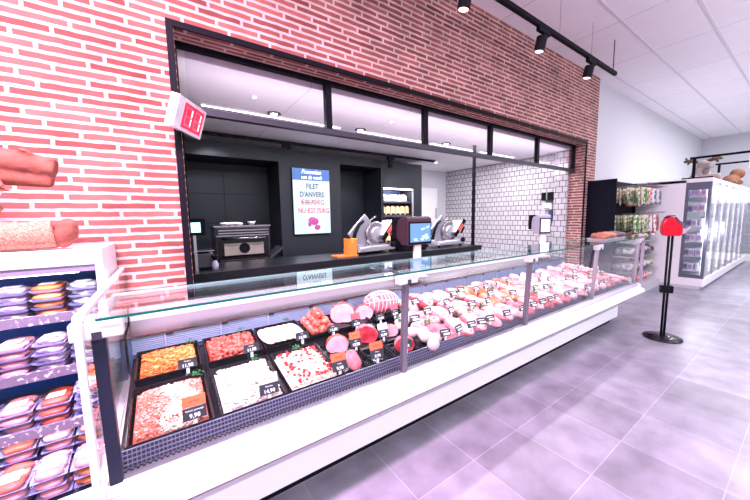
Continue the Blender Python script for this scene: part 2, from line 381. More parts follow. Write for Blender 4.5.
# deck
zd = lambda y: .515+.13*(y-1.39)
MB().prism([(1.385, zd(1.385)-.02), (1.385, zd(1.385)), (2.17, zd(2.17)), (2.17, zd(2.17)-.02)], XL+.02, XR-.02).build('deck', BLACKG, **W)
MB().box(XL+.02, XR-.02, 1.40, 1.41, .42, .53).build('deck_riser', BLACK, **W)
MB().prism([(1.395, zd(1.395)+.0005), (1.395, zd(1.395)+.006), (2.15, zd(2.15)+.006), (2.15, zd(2.15)+.0005)], 1.58, XR-.04).build('deck_liner', mat('liner_pale', (.52, .46, .54), .35), **W)
# louvred back
LB = mat('louvre_blue', (.36, .46, .66), .35, .4)
MB().box(XL, XR, 2.18, 2.20, .5, .745).build('back_panel', mat('louvre_shadow', (.10, .14, .28), .5), **W)
mb = MB()
for j in range(8):
    z = .640+.0125*j; mb.prism([(2.180, z+.009), (2.168, z+.004), (2.168, z), (2.180, z+.003)], XL+.02, XR-.02)
x = XL+.18
while x < XR: mb.box(x-.004, x+.004, 2.163, 2.18, .635, .742); x += .30
mb.build('louvres', LB, **W)
mb = MB(); x = XL+.18
while x < XR: mb.box(x+.0, x+.04, 2.158, 2.17, .725, .733); x += .30
mb.build('shelf_clips', NAVY, **W)
MB().prism([(2.155, .742), (2.155, .752), (2.445, .775), (2.445, .868), (2.49, .868), (2.49, .742)], XL, XR).build('worktop', mat('worktop_steel', (.27, .24, .27), .25, 1.0), **W)
MB().box(XL, XR, 2.42, 2.45, .1, .85).build('rear_panel', WHITE, **W)
# end panels
for x0, zb in ((XL-.028, .10), (XR, .415)):
    MB().box(x0, x0+.028, 1.25, 2.46, zb, .51).build('end_panel', WHITE, **W, bevel=.004)
    MB().box(x0+.012, x0+.022, 1.27, 2.45, .51, 1.10).build('end_glass', GLASS, **W)
MB().prism([(1.222, .40), (1.222, 1.118), (1.25, 1.118), (1.25, .40)], XL-.022, XL-.003).build('end_upright', mat('frame_white', (.72, .74, .78), .35), **W, bevel=.004)
MB().prism([(1.25, 1.098), (1.25, 1.118), (2.46, 1.118), (2.46, 1.098)], XL-.026, XL-.003).build('end_top_rail', MATS['frame_white'], **W, bevel=.003)
MB().box(XR, XR+.03, 1.24, 1.27, .51, 1.10).build('end_upright', ALU, **W)
PX = [-.20, 1.08, 2.36, 3.64, 4.90]
yb, yt = 1.305, 1.280
for i, x in enumerate(PX):
    MB().prism([(yb-.012, .505), (yt-.012, 1.04), (yt+.022, 1.04), (yb+.022, .505)], x-(.018, .015, .015, .009, .007)[i], x+(.018, .015, .015, .009, .007)[i]).build('post', (NAVY, POSTG, POSTG, ALU, ALU)[i], **W, bevel=.003)
    b = MB().box(x-.065, x+.065, yt-.028, yt+.02, 1.035, 1.092).build('glass_bracket', mat('bracket_grey', (.62, .63, .68), .4), **W, bevel=.006)
    MB().box(x-.012, x+.012, yt-.032, yt-.028, 1.035, 1.06).build('bracket_slot', GREYD, b)
    ch = b.children[0]; ch.location = (0, 0, 0)
    for v in ch.data.vertices: v.co -= ct.location
    MB().box(x-.012, x+.012, yt+.02, 1.63, 1.078, 1.092).build('glass_arm', ALU, **W)
for i in range(4):
    x0, x1 = PX[i]+.004, PX[i+1]-.004
    MB().prism([(yb-.004, .51), (yt-.014, 1.085), (yt-.008, 1.085), (yb+.002, .51)], x0, x1).build('front_glass', GLASSF, **W)
    MB().box(x0-.003, x1+.003, 1.245, 1.64, 1.095, 1.103).build('top_glass', GLASSTOP, **W)
    MB().box(x0-.003, x1+.003, 1.2435, 1.2452, 1.0945, 1.1035).build('glass_edge', GREENEDGE, **W)
    MB().box(x0-.003, x1+.003, 1.6395, 1.6415, 1.0945, 1.1035).build('glass_edge', mat('rear_edge', (.35, .55, .52), .1), **W)
MB().box(XL+.02, XR-.02, 1.655, 1.675, 1.080, 1.094).build('light_rail', ALU, **W)
# hanging latch tabs under the ledge
for x in (.86, 1.62, 2.62, 3.9):
    MB().prism([(x-.05, .404), (x+.05, .404), (x+.03, .385), (x-.02, .385)], 1.215, 1.225, 'y').build('latch_tab', mat('tab_grey', (.45, .44, .50), .4), **W)

# ---------------------------------------------------------------- food trays
def tray_mb(w, d, h, t=.008):
    """open tray with sloping walls and a rolled rim; origin at bottom centre"""
    mb = MB()
    o0 = [(-w/2+.012, -d/2+.012), (w/2-.012, -d/2+.012), (w/2-.012, d/2-.012), (-w/2+.012, d/2-.012)]
    o1 = [(-w/2, -d/2), (w/2, -d/2), (w/2, d/2), (-w/2, d/2)]
    i1 = [(-w/2+t, -d/2+t), (w/2-t, -d/2+t), (w/2-t, d/2-t), (-w/2+t, d/2-t)]
    i0 = [(-w/2+.016, -d/2+.016), (w/2-.016, -d/2+.016), (w/2-.016, d/2-.016), (-w/2+.016, d/2-.016)]
    R = [[mb.bm.verts.new((x, y, z)) for x, y in P] for P, z in ((o0, 0), (o1, h), (i1, h), (i0, .004))]
    for a in range(3):
        for k in range(4): mb.bm.faces.new((R[a][k], R[a][(k+1) % 4], R[a+1][(k+1) % 4], R[a+1][k]))
    mb.bm.faces.new(R[0][::-1]); mb.bm.faces.new(R[3]); return mb
tilt = math.atan(.13)
def tray(x, y, w, d, h, label, group, lift=0, name='food_tray'):
    o = tray_mb(w, d, h).build(name, BLACKG, None, bevel=.004)
    tag(o, label, 'tray', group); o.location = (x, y, zd(y)+.001+lift); o.rotation_euler = (tilt, 0, 0); return o
g = 'deep black food trays at the left end of the counter'
tray(-.034, 1.585, .304, .385, .055, 'black tray holding pink mince, front row, at the left end glass', g)
tray(.287, 1.585, .298, .385, .055, 'black tray holding pale shredded strips, between mince and tomato salad', g)
tray(.590, 1.585, .288, .385, .055, 'black tray holding the white salad with red tomato pieces', g)
tray(-.034, 1.99, .30, .30, .055, 'black tray holding orange seasoned strips, rear row, far left', g)
tray(.287, 1.99, .298, .30, .055, 'black tray holding chunky red minced meat, rear row', g)
tray(.590, 1.99, .288, .30, .055, 'black tray holding white slices, rear row behind the tomato salad', g)
MEAT = mat('meat_raw', (.62, .12, .10), .3); 
MINCE = spotted('mince_pink', (.50, .08, .06), (.72, .24, .18), 90, .5, .12, .35, .5)
FAT = mat('fat_white', (.62, .40, .41), .35)
def in_tray(x, y, zoff, name, mb, mats, label, cat, kind='stuff', group=None):
    o = mb.build(name, mats, None, smooth=True); tag(o, label, cat, group, kind)
    o.location = (x, y, zd(y)+zoff); o.rotation_euler = (tilt, 0, 0); return o
def heap(mb, w, d, h0, h1, amp=.012, sc=40, nu=46, nv=46, seed=0):
    def fn(a, b):
        x = (a-.5)*w; y = (b-.5)*d; e = min(1, 5*min(a, 1-a, b, 1-b)+.0)
        z = h0+(h1-h0)*e**.6*(.6+.4*sin(pi*a)*sin(pi*b))+amp*noise.noise(Vector((x*sc+seed, y*sc, 0)))
        return (x, y, z)
    mb.grid(fn, nu, nv); return fn
def strands(mb, w, d, h0, h1, n, ln, rad, fn_m, curve=.5, seed=0, sides=5, zj=.012):
    rnd = random.Random(seed)
    for i in range(n):
        a, b = rnd.uniform(.04, .96), rnd.uniform(.04, .96)
        x, y = (a-.5)*w, (b-.5)*d; e = min(1, 5*min(a, 1-a, b, 1-b)); z = h0+(h1-h0)*e**.6*(.6+.4*sin(pi*a)*sin(pi*b))+rnd.uniform(0, zj)
        th = rnd.uniform(0, 2*pi); l = ln*rnd.uniform(.6, 1.3); c = rnd.uniform(-curve, curve); pts = []
        for k in range(4):
            s_ = (k/3-.5)*l; t2 = th+c*(k/3-.5)*2
            px = max(-w/2+.004, min(w/2-.004, x+s_*cos(t2))); py = max(-d/2+.004, min(d/2-.004, y+s_*sin(t2)))
            pts.append((px, py, z+rnd.uniform(-.002, .003)))
        mb.mi = fn_m(a, b, rnd); mb.tube(pts, [rad*.7, rad, rad, rad*.6], sides)
    mb.mi = 0
# pink mince with a white shredded band down the middle
M_SALMON = mat('strand_salmon', (.66, .17, .12), .35, var=.3, scale=50); M_WH = mat('strand_white', (.78, .68, .62), .4, var=.05)
M_PINK = mat('strand_pink', (.80, .38, .32), .35, var=.25, scale=50)
mb = MB(); heap(mb, .262, .345, .02, .052)
def fm(a, b, r_):
    white = .42 < a+.08*sin(b*9) < .80 and r_.random() < .96
    if b > .80 and a > .62: white = False
    return 2 if white else (1 if r_.random() < .45 else 0)
strands(mb, .262, .345, .024, .056, 1500, .022, .0028, fm, 1.0, 3)
in_tray(-.034, 1.585, .004, 'minced_meat', mb, [M_SALMON, M_PINK, M_WH], 'pink mince topped with a band of white shreds in the front left tray', 'minced meat')
mb = MB(); heap(mb, .262, .345, .02, .055)
M_PALE = mat('strand_pale', (.72, .64, .64), .4, var=.1, scale=40); M_PALE2 = mat('strand_pale_pink', (.70, .42, .42), .4)
strands(mb, .262, .345, .026, .062, 900, .030, .0042, lambda a, b, r_: 1 if r_.random() < .12 else 0, .8, 4)
in_tray(.287, 1.585, .004, 'shredded_meat', mb, [M_PALE, M_PALE2], 'heap of pale shredded strips in the second front tray', 'shredded meat')
mb = MB(); heap(mb, .252, .345, .02, .05)
M_CREAM = mat('cream_bits', (.80, .64, .56), .4, var=.08); M_TOM = mat('tomato_red', (.55, .015, .015), .25, var=.2, scale=60); M_PK = mat('ham_pink', (.70, .22, .18), .4)
strands(mb, .252, .345, .024, .052, 800, .022, .0042, lambda a, b, r_: 0 if r_.random() < .9 else 2, 1.0, 5)
rnd = random.Random(11)
mb.mi = 1
for i in range(95):
    a, b = rnd.uniform(.05, .95), rnd.uniform(.06, .92); mb.ell(((a-.5)*.252, (b-.5)*.345, .055+rnd.uniform(0, .008)), (rnd.uniform(.009, .015), rnd.uniform(.007, .011), .006), (rnd.uniform(-.4, .4), rnd.uniform(-.4, .4), rnd.uniform(0, 3)), 1)
in_tray(.590, 1.585, .004, 'tomato_salad', mb, [M_CREAM, M_TOM, M_PK], 'creamy white salad dotted with bright red tomato pieces', 'salad')
# rear row
M_OR = mat('strand_orange', (.62, .15, .03), .35, var=.4, scale=40); M_YL = mat('strand_yellow', (.70, .28, .07), .35)
mb = MB(); heap(mb, .255, .262, .022, .048)
strands(mb, .255, .262, .026, .054, 420, .035, .0055, lambda a, b, r_: 1 if r_.random() < .35 else 0, .7, 6)
in_tray(-.034, 1.99, .004, 'seasoned_strips', mb, [M_OR, M_YL], 'orange seasoned meat strips in the rear left tray', 'meat strips')
M_RD = mat('chunk_red', (.45, .05, .03), .35, var=.3, scale=50); M_RD2 = mat('chunk_salmon', (.58, .13, .09), .35)
mb = MB(); heap(mb, .262, .262, .022, .050)
strands(mb, .262, .262, .026, .058, 260, .030, .0095, lambda a, b, r_: 1 if r_.random() < .4 else 0, .7, 7, 6)
in_tray(.287, 1.99, .004, 'chunky_mince', mb, [M_RD, M_RD2], 'chunky red mince heaped in the middle rear tray', 'minced meat')
# white slices: overlapping discs
g = 'white slices in the rear tray behind the tomato salad'
for i in range(6):
    o = MB().ell((0, 0, 0), (.058, .110, .012), (0, 0, 0), 3, .1, 9, i).build('meat_slice', mat('slice_white', (.76, .60, .58), .35, var=.05), None, smooth=True)
    tag(o, 'pale white meat slice lying in the rear tray behind the tomato salad', 'meat slice', g)
    x = .590+(-.095+.038*i); o.location = (x, 1.985, zd(1.985)+.052+.002*(i % 2)); o.rotation_euler = (tilt, .28, 0)
# parsley sprigs
def parsley(x, y, z, s, label, seed=0, group='parsley sprigs between the meats'):
    rnd = random.Random(seed); mb = MB()
    for i in range(30):
        p = Vector((rnd.gauss(0, .4), rnd.gauss(0, .4), abs(rnd.gauss(0, .35))))*s
        mb.ell(p, (s*.16, s*.11, s*.05), (rnd.uniform(-1, 1), rnd.uniform(-1, 1), rnd.uniform(0, 3)), 1, .5, 60, i)
    mb.tube([(0, 0, 0), (s*.3, -s*.3, s*.1), (s*.9, -s*.6, 0)], s*.04, 5)
    o = mb.build('parsley_sprig', PARSLEY, None); tag(o, label, 'parsley', group); o.location = (x, y, z); return o
parsley(.07, 1.735, zd(1.735)+.065, .035, 'parsley sprig at the back right corner of the pink mince', 1)
parsley(.36, 1.735, zd(1.735)+.065, .030, 'parsley sprig at the back right corner of the pale shredded strips', 2)
parsley(.60, 1.735, zd(1.735)+.062, .040, 'parsley sprig at the back of the tomato salad', 3)
parsley(.07, 2.09, zd(2.09)+.07, .030, 'parsley sprig on the orange seasoned strips', 4)
parsley(.36, 2.10, zd(2.1)+.07, .028, 'parsley sprig behind the chunky red mince', 5)
parsley(.66, 2.10, zd(2.1)+.075, .032, 'parsley sprig beside the white slices', 6)
TOMG = mat('tomato_pink', (.80, .22, .16), .3)

# ---------------------------------------------------------------- price tags
CARD = mat('tag_black', (.025, .028, .04), .4); ORANGE = mat('tag_orange', (.95, .13, .05), .4); CLIP = mat('clip_white', (.85, .86, .9), .3)
GREYC = mat('tag_silver', (.55, .56, .62), .4); BLUEC = mat('tag_blue', (.06, .10, .30), .4)
def make_tag(head, price=None, name=None, far=False, w=.085):
    """origin at the foot of the clip; card leans back and faces the customer"""
    t = thing('price_tag', 'tag', 'price tag')
    M = Matrix.Translation((0, 0, .03)) @ Matrix.Rotation(radians(-18), 4, 'X')
    MB().box(-.007, .007, .001, .008, 0, .034).build('clip', CLIP, t)
    card = MB().box(-w/2, w/2, -.0015, .0015, 0, .048, M).build('card', CARD, t)
    TX = lambda z: M @ Matrix.Translation((0, -.0022, z)) @ Matrix.Rotation(radians(90), 4, 'X')
    if far:
        mb = MB(); mb.box(-w*.38, w*.30, -.0025, -.0016, .030, .036, M); mb.box(-w*.2, w*.42, -.0025, -.0016, .008, .021, M); mb.build('print_lines', TEXTW, card)
    else:
        text('lettering', name or 'gehakt', .0095, TX(.036), TEXTW, card); text('price', price or '9,98', .023, TX(.014), TEXTW, card, bold=.0004)
    if head:
        hm = {'o': ORANGE, 'w': GREYC, 'r': mat('tag_red', (.8, .10, .14), .4)}[head]
        hd = MB().box(-w/2, w/2, -.0015, .0015, .050, .092, M).build('header_card', hm, t)
        if not far: text('lettering', 'per kilo', .012, TX(.071), CARD, hd)
    return t
g = 'black price tags among the meats'
for (x, y, hd, pr, nm, lb) in [
    (.045, 1.392, 'o', '9,98', 'Gehakt gemengd', 'black price tag with orange header in front of the pink mince'),
    (.045, 1.845, None, '11,98', 'Reepjes', 'black 11,98 price tag in front of the orange seasoned strips'),
    (.365, 1.845, None, '11,98', 'Gehakt', 'black price tag in front of the chunky red mince'),
    (.345, 1.392, 'w', '14,90', 'Shoarma', 'black price tag with grey header in front of the pale shredded strips'),
    (.675, 1.845, None, '13,98', 'Filet', 'black price tag in front of the white slices'),
    (.895, 1.845, None, '11,50', 'Ballen', 'black price tag in front of the pile of meatballs'),
    (.94, 1.600, 'o', '13,98', 'Ham', 'black price tag with orange header between the two hams in trays'),
    (1.08, 1.845, 'r', '15,90', 'Ham', 'black price tag with red header before the large ham at the back'),
    (1.17, 1.620, 'w', '12,90', 'Rollade', 'black price tag with grey header in front of the right-hand tray of ham'),
    (1.29, 1.845, None, '12,90', 'Gebraad', 'black price tag behind the first glass post, rear row'),
    (.715, 1.392, 'o', '9,98', 'Salade', 'black price tag with orange header right of the tomato salad'),
    (.960, 1.392, 'o', '8,90', 'Worst', 'orange header tag in front of the empty black tray'),
    (1.18, 1.392, None, '8,90', 'Spek', 'small black price tag just right of the first glass post, front row'),
    (1.44, 1.86, 'r', '16,90', 'Rosbief', 'black price tag with red header on the roast right of the first post')]:
    t = make_tag(hd, pr, nm, w=.085 if y < 1.5 or x < .7 else .075)
    t.location = (x, y, zd(y)+(.002 if y > 1.4 else .0)); t['label'] = lb; t['group'] = g
    if y < 1.4: t.location.z = .562
    elif y > 1.8: t.location.y = y-.022; t.location.z = zd(y)+.028
    else: t.location.z = zd(y)+.02
    t.rotation_euler = (0, 0, random.uniform(-.08, .12))

# ---------------------------------------------------------------- hams and roasts
HAMF = spotted('ham_face', (.60, .30, .38), (.75, .46, .52), 22, .5, .2, .35, .1); RIND = mat('ham_rind', (.50, .06, .03), .35, var=.3, scale=30)
RAW = spotted('raw_red', (.38, .015, .03), (.60, .08, .10), 25, .55, .15, .3, .2); PINKM = spotted('raw_pink', (.44, .05, .08), (.62, .19, .23), 20, .5, .2, .3, .2)
PALEM = spotted('pale_meat', (.54, .17, .20), (.68, .36, .39), 20, .5, .2, .3, .2); SALM = spotted('salmon_meat', (.58, .09, .03), (.70, .25, .13), 18, .5, .2, .3, .2)
NETM = mat('string_net', (.88, .80, .74), .6); DARKR = spotted('dark_meat', (.30, .03, .04), (.5, .12, .1), 30, .5, .15, .3, .2)
WHITEM = spotted('white_meat', (.58, .40, .45), (.72, .57, .60), 20, .5, .2, .3, .1)
def half_ham(rad, face=True):
    """rounded ham with a flat cut face towards -y"""
    mb = MB(); bmesh.ops.create_icosphere(mb.bm, subdivisions=4, radius=1)
    for v in mb.bm.verts:
        v.co.y = max(v.co.y, -.25); v.co.z = max(v.co.z, -.75)
        k = 1+.06*noise.noise(v.co*2.5+Vector((rad*90, 0, 0))); v.co = Vector((v.co.x*rad*k, v.co.y*rad*1.1, (v.co.z+.75)*rad*.86*k))
    mb.bm.normal_update()
    for fc in mb.bm.faces:
        fc.material_index = 1 if fc.normal.y < -.9 and fc.calc_center_median().y < -.2*rad*1.1 else 0
    return mb
def food(mb, name, mats, loc, label, cat, group=None, rot=(0, 0, 0)):
    o = mb.build(name, mats, None, smooth=True); tag(o, label, cat, group); o.location = loc; o.rotation_euler = rot; return o
g = 'small black meat trays left of the first glass post'
tray(.845, 1.68, .20, .17, .03, 'small black tray under the cut ham, middle row left', g, 0)
tray(1.06, 1.68, .20, .17, .03, 'small black tray under the pink raw ham, middle row', g, 0)
tray(1.27, 1.68, .18, .17, .03, 'small black tray with ham just behind the first glass post', g, 0)
tray(.835, 1.485, .16, .16, .03, 'small black tray with the sliced pink meat, front row', g, 0)
tray(1.02, 1.485, .17, .16, .05, 'empty black tray with an orange tag, front row', g, 0)
tray(1.22, 1.485, .17, .16, .03, 'small black tray with a pink joint, right of the first post', g, 0)
tray(.845, 1.99, .19, .25, .03, 'black tray under the pile of meatballs', g, .02)
tray(1.10, 1.99, .28, .25, .03, 'black tray under the two large hams at the back', g, .02)
tray(1.42, 1.99, .30, .25, .03, 'black tray under the netted roast at the back', g, .02)
hg = 'cut hams with red rind'
food(half_ham(.070), 'ham', [RIND, HAMF], (.845, 1.68, zd(1.68)+.008), 'cut ham with pale face and red rind in the middle-row tray', 'ham', hg, (0, 0, -.35))
food(half_ham(.080), 'ham', [PINKM, RAW], (1.07, 1.69, zd(1.69)+.008), 'bright pink cut ham in the tray below the meatballs and hams', 'ham', hg, (0, 0, -.5))
food(half_ham(.055), 'ham', [RIND, HAMF], (1.27, 1.68, zd(1.68)+.008), 'small cut ham with orange rind behind the first glass post', 'ham', hg, (0, 0, -.4))
food(half_ham(.095), 'ham', [RIND, HAMF], (1.06, 2.00, zd(2.0)+.028), 'large cut ham with red crust, rear row beside the meatballs', 'ham', hg, (0, 0, -.5))
food(half_ham(.072), 'ham', [RIND, HAMF], (1.23, 1.97, zd(1.97)+.028), 'smaller pale cut ham, rear row left of the netted roast', 'ham', hg, (0, 0, -.5))
food(half_ham(.065), 'ham', [PINKM, RAW], (1.23, 1.48, zd(1.48)+.008), 'pink joint in the front row right of the first glass post', 'ham', hg, (0, 0, -.5))
# netted roast
mb = MB(); mb.ell((0, 0, .09), (.15, .10, .09), (0, 0, 0), 4, .12, 14, 2); mb.mi = 1
for k in range(-4, 5):
    x = k*.032; rr = .095*math.sqrt(max(.05, 1-(x/.155)**2))
    mb.tube([(x+.006*sin(3*a), rr*1.12*cos(a), .09+rr*sin(a)) for a in [2*pi*j/20 for j in range(21)]], .0022, 5, False)
for a in (.4, .9, 1.5, 2.1, 2.7):
    mb.tube([(x, .108*math.sqrt(max(.02, 1-(x/.155)**2))*cos(a), .09+.098*math.sqrt(max(.02, 1-(x/.155)**2))*sin(a)) for x in [-.15+.03*j for j in range(11)]], .0022, 5, False)
food(mb, 'netted_roast', [PINKM, NETM], (1.42, 2.0, zd(2.0)+.022), 'large pink roast tied in white string net at the back', 'roast meat', None, (0, 0, -.2))
# meatballs pile
mg = 'meatballs piled in the rear tray'; mbp = MB().ell((0, 0, 0), (.031, .031, .030), (0, 0, 0), 3, .18, 40, 1).build('meatball', spotted('meatball_red', (.42, .04, .03), (.65, .18, .12), 45, .5, .12, .35, .4), None, smooth=True)
tag(mbp, 'raw red meatball in the pile on the rear tray left of the large ham', 'meatball', mg)
k = 0
for lv, cells in enumerate([[(i, j) for i in range(3) for j in range(4)], [(i+.5, j+.5) for i in range(2) for j in range(3)], [(1, 1), (1, 2)]]):
    for i, j in cells:
        o = mbp if k == 0 else mbp.copy()
        if k: COL.objects.link(o)
        y = 1.895+j*.058; o.location = (.785+i*.060, y, zd(y)+.058+lv*.042); o.rotation_euler = (i, j, k); k += 1
# sliced meat fan in the front tray
sg = 'pink slices fanned in a small front tray'
for i in range(4):
    o = MB().ell((0, 0, 0), (.05, .010, .042), (0, 0, 0), 3, .15, 20, i).build('meat_slice', PINKM, None, smooth=True)
    tag(o, 'pink meat slice fanned in the small tray right of the tomato salad', 'meat slice', sg)
    o.location = (.835+.008*i, 1.445+.025*i, zd(1.46)+.055); o.rotation_euler = (-.5, 0, .3)
parsley(.955, 1.47, zd(1.47)+.008, .028, 'parsley sprig in the empty black tray', 8)
parsley(1.23, 1.86, zd(1.86)+.01, .032, 'parsley sprig between the rear hams and the netted roast', 9)
parsley(1.19, 1.78, zd(1.78)+.01, .03, 'parsley sprig left of the first glass post, middle row', 10)

# ---------------------------------------------------------------- meats of the long section (x 1.3 .. 4.85)
def loin(L_, W_, H_, seed, fat=True):
    """long trimmed loin lying along y with a pale fat cap"""
    mb = MB(); n = 22; seg = 16; rings = []
    for i in range(n+1):
        t_ = i/n; y = (t_-.5)*L_; e = max(.05, (1-abs(2*t_-1)**3.0))**.5
        ring = []
        for k2 in range(seg):
            a = 2*pi*k2/seg; wv = 1+.12*noise.noise(Vector((cos(a)*1.3+seed, sin(a)*1.3, t_*4)))
            ring.append(mb.bm.verts.new((W_/2*e*cos(a)*wv+.012*sin(t_*5+seed), y, H_/2+max(-.48, .5*sin(a)*wv)*H_*e)))
        rings.append(ring)
    for i in range(n):
        for k2 in range(seg):
            fc = mb.bm.faces.new((rings[i][k2], rings[i][(k2+1) % seg], rings[i+1][(k2+1) % seg], rings[i+1][k2]))
            fc.material_index = 1 if (fat and (k2 in (2, 3, 4, 5) and noise.noise(Vector((i*.5, k2, seed))) > -.25)) else 0
    mb.bm.faces.new(rings[0][::-1]); mb.bm.faces.new(rings[-1]); return mb
def steaks(n, L_, W_, H_, seed):
    mb = MB()
    for i in range(n):
        y = (i/(n-1)-.5)*L_*.8
        mb.mi = 0; mb.ell((0, y, H_*.45), (W_/2, H_*.30, H_*.5), (-.9, 0, .1*sin(i+seed)), 2, .15, 30, seed+i)
    return mb
def lumps(n, L_, W_, H_, seed):
    mb = MB(); rnd = random.Random(seed)
    for i in range(n):
        mb.ell((rnd.uniform(-.3, .3)*W_, (i/max(1, n-1)-.5)*L_*.75, H_*.42), (W_*.30, L_/n*.75, H_*.42), (0, 0, rnd.uniform(-.5, .5)), 2, .2, 20, seed+i)
    return mb
def coil(L_, W_, H_, seed):
    mb = MB(); pts = []
    n = 5
    for i in range(n):
        y = (i/(n-1)-.5)*L_*.85; xs = (-1, 1) if i % 2 == 0 else (1, -1)
        for s_ in xs: pts.append((s_*W_*.33, y, H_*.4))
        if i < n-1: pts.append((xs[1]*W_*.42, y+L_*.1, H_*.4))
    mb.tube(pts, H_*.30, 8); return mb
KINDS = {
 'pink loin': (lambda s: loin(.25, .13, .070, s), [PINKM, FAT], 'meat joint'),
 'deep red beef joint': (lambda s: loin(.24, .14, .085, s), [RAW, FAT], 'meat joint'),
 'salmon-orange seasoned fillet': (lambda s: loin(.25, .12, .062, s, False), [SALM, FAT], 'meat fillet'),
 'pale pork fillet': (lambda s: loin(.26, .12, .062, s, False), [PALEM, FAT], 'meat fillet'),
 'row of pink steaks': (lambda s: steaks(6, .22, .13, .07, s), [PINKM], 'steaks'),
 'row of red steaks': (lambda s: steaks(6, .22, .13, .07, s), [RAW], 'steaks'),
 'heap of white poultry pieces': (lambda s: lumps(5, .23, .15, .085, s), [WHITEM], 'poultry'),
 'coil of pale sausage': (lambda s: coil(.22, .14, .07, s), [PALEM], 'sausage'),
 'coil of pink sausage': (lambda s: coil(.22, .14, .07, s), [PINKM], 'sausage'),
}
A, B_, C_, D_, E_, F_, G_, H_2, I_ = list(KINDS)
rows = {
 'front': (1.495, [(1.43, G_), (1.60, E_), (1.76, A), (1.93, A), (2.09, D_), (2.26, A), (2.43, D_), (2.60, E_), (2.76, A), (2.92, F_), (3.08, A), (3.25, E_), (3.42, G_), (3.58, D_), (3.76, G_), (3.93, H_2), (4.10, G_), (4.27, D_), (4.44, E_), (4.60, H_2), (4.77, A)]),
 'middle': (1.735, [(1.46, G_), (1.63, H_2), (1.80, A), (1.97, A), (2.14, D_), (2.31, A), (2.48, C_), (2.65, D_), (2.82, C_), (2.98, G_), (3.14, D_), (3.31, G_), (3.48, H_2), (3.65, G_), (3.83, G_), (4.00, D_), (4.17, E_), (4.34, G_), (4.51, H_2), (4.68, A), (4.84, G_)]),
 'rear': (1.985, [(1.66, A), (1.83, B_), (1.99, B_), (2.14, A), (2.30, A), (2.46, C_), (2.62, C_), (2.78, D_), (2.94, A), (3.10, C_), (3.27, D_), (3.44, G_), (3.62, G_), (3.79, H_2), (3.96, G_), (4.13, D_), (4.30, G_), (4.47, D_), (4.64, A), (4.80, G_)]),
}
def where(x, row):
    posts = [(1.08, 'first'), (2.36, 'second'), (3.64, 'third')]
    b = [p for p in posts if p[0] < x]; i = len([p for p in posts if p[0] < x])-1
    n = int(round((x-posts[i][0])/.165)); n = max(1, n)
    return '%s row, %s right of the %s glass post' % (row, ['next piece', 'second piece', 'third piece', 'fourth piece', 'fifth piece', 'sixth piece', 'seventh piece', 'eighth piece', 'ninth piece'][min(n, 9)-1], posts[i][1])
seen_lab = {}
nseed = 0
for rn, (yy, items) in rows.items():
    for x, kd in items:
        nseed += 1; fnc, ms, cat = KINDS[kd]
        rn_ = random.Random(nseed)
        nm = {'meat joint': 'meat_joint', 'meat fillet': 'meat_fillet', 'steaks': 'steak_row', 'poultry': 'poultry_pieces', 'sausage': 'sausage_coil'}[cat]
        o = fnc(nseed).build(nm, ms, None, smooth=True)
        lab = kd+', '+where(x, rn)
        tag(o, lab, cat, 'meats on the long deck of the counter')
        o.location = (x, yy+rn_.uniform(-.01, .01), zd(yy)+.008+(.004 if rn != 'front' else 0)); o.rotation_euler = (tilt, 0, rn_.uniform(-.22, .10)); s_ = rn_.uniform(.92, 1.12)
        o.scale = (1.30*rn_.uniform(.94, 1.06), s_*1.08, s_*1.08)
# tags of the long section
tagproto = make_tag(None, far=True, w=.082); protoh = make_tag('w', far=True, w=.082)
u1 = u2_ = False
TG = [(1.68, 1.87), (1.92, 1.74), (1.82, 1.60), (1.63, 1.67), (1.45, 1.62), (2.14, 1.86), (2.09, 1.62), (2.29, 1.60), (2.29, 1.90), (2.45, 1.85), (2.62, 1.86), (2.48, 1.71), (2.02, 1.372), (1.91, 1.372), (1.80, 1.372), (1.66, 1.372), (2.85, 1.88),
      (3.08, 1.60), (3.22, 1.57), (3.32, 1.79), (3.56, 1.70), (3.81, 1.62), (3.95, 1.60), (4.25, 1.73), (4.56, 1.80), (4.17, 1.82), (3.65, 1.84), (2.65, 1.372), (2.80, 1.372), (2.94, 1.372), (3.06, 1.372), (3.26, 1.372), (3.36, 1.372), (3.48, 1.372), (3.84, 1.372), (3.72, 1.372), (4.09, 1.372), (4.24, 1.372), (4.40, 1.372), (2.24, 1.372), (2.46, 1.372), (4.62, 1.60), (2.70, 1.62), (3.02, 1.86), (1.52, 1.372), (4.38, 1.60)]
cnt = {}
for i, (x, y) in enumerate(sorted(TG)):
    row = 'front' if y < 1.45 else ('middle' if y < 1.78 else 'rear')
    h_ = (i % 6 == 3)
    src, used = (protoh, u2_) if h_ else (tagproto, u1)
    z = .560 if y < 1.4 else zd(y)+.068
    sec = 'first' if x < 2.36 else ('second' if x < 3.64 else 'third')
    cnt[(row, sec)] = cnt.get((row, sec), 0)+1
    nth = ['nearest', 'second', 'third', 'fourth', 'fifth', 'sixth', 'seventh', 'eighth', 'ninth', 'tenth', 'eleventh'][cnt[(row, sec)]-1]
    place(src, used, (x, y if y > 1.4 else 1.388, z), '%sblack price tag, %s right of the %s glass post, %s row' % ('grey-topped ' if h_ else '', nth, sec, row), 'price tags on the long deck', random.uniform(-.35, .2))
    if h_: u2_ = True
    else: u1 = True
PSL = [(1.87, 1.61), (2.21, 1.62), (2.06, 1.61), (2.15, 1.85), (1.56, 1.60), (3.39, 1.61), (3.03, 1.60), (4.75, 1.62), (1.55, 1.86), (2.72, 1.87), (1.38, 1.72), (2.55, 1.61)]
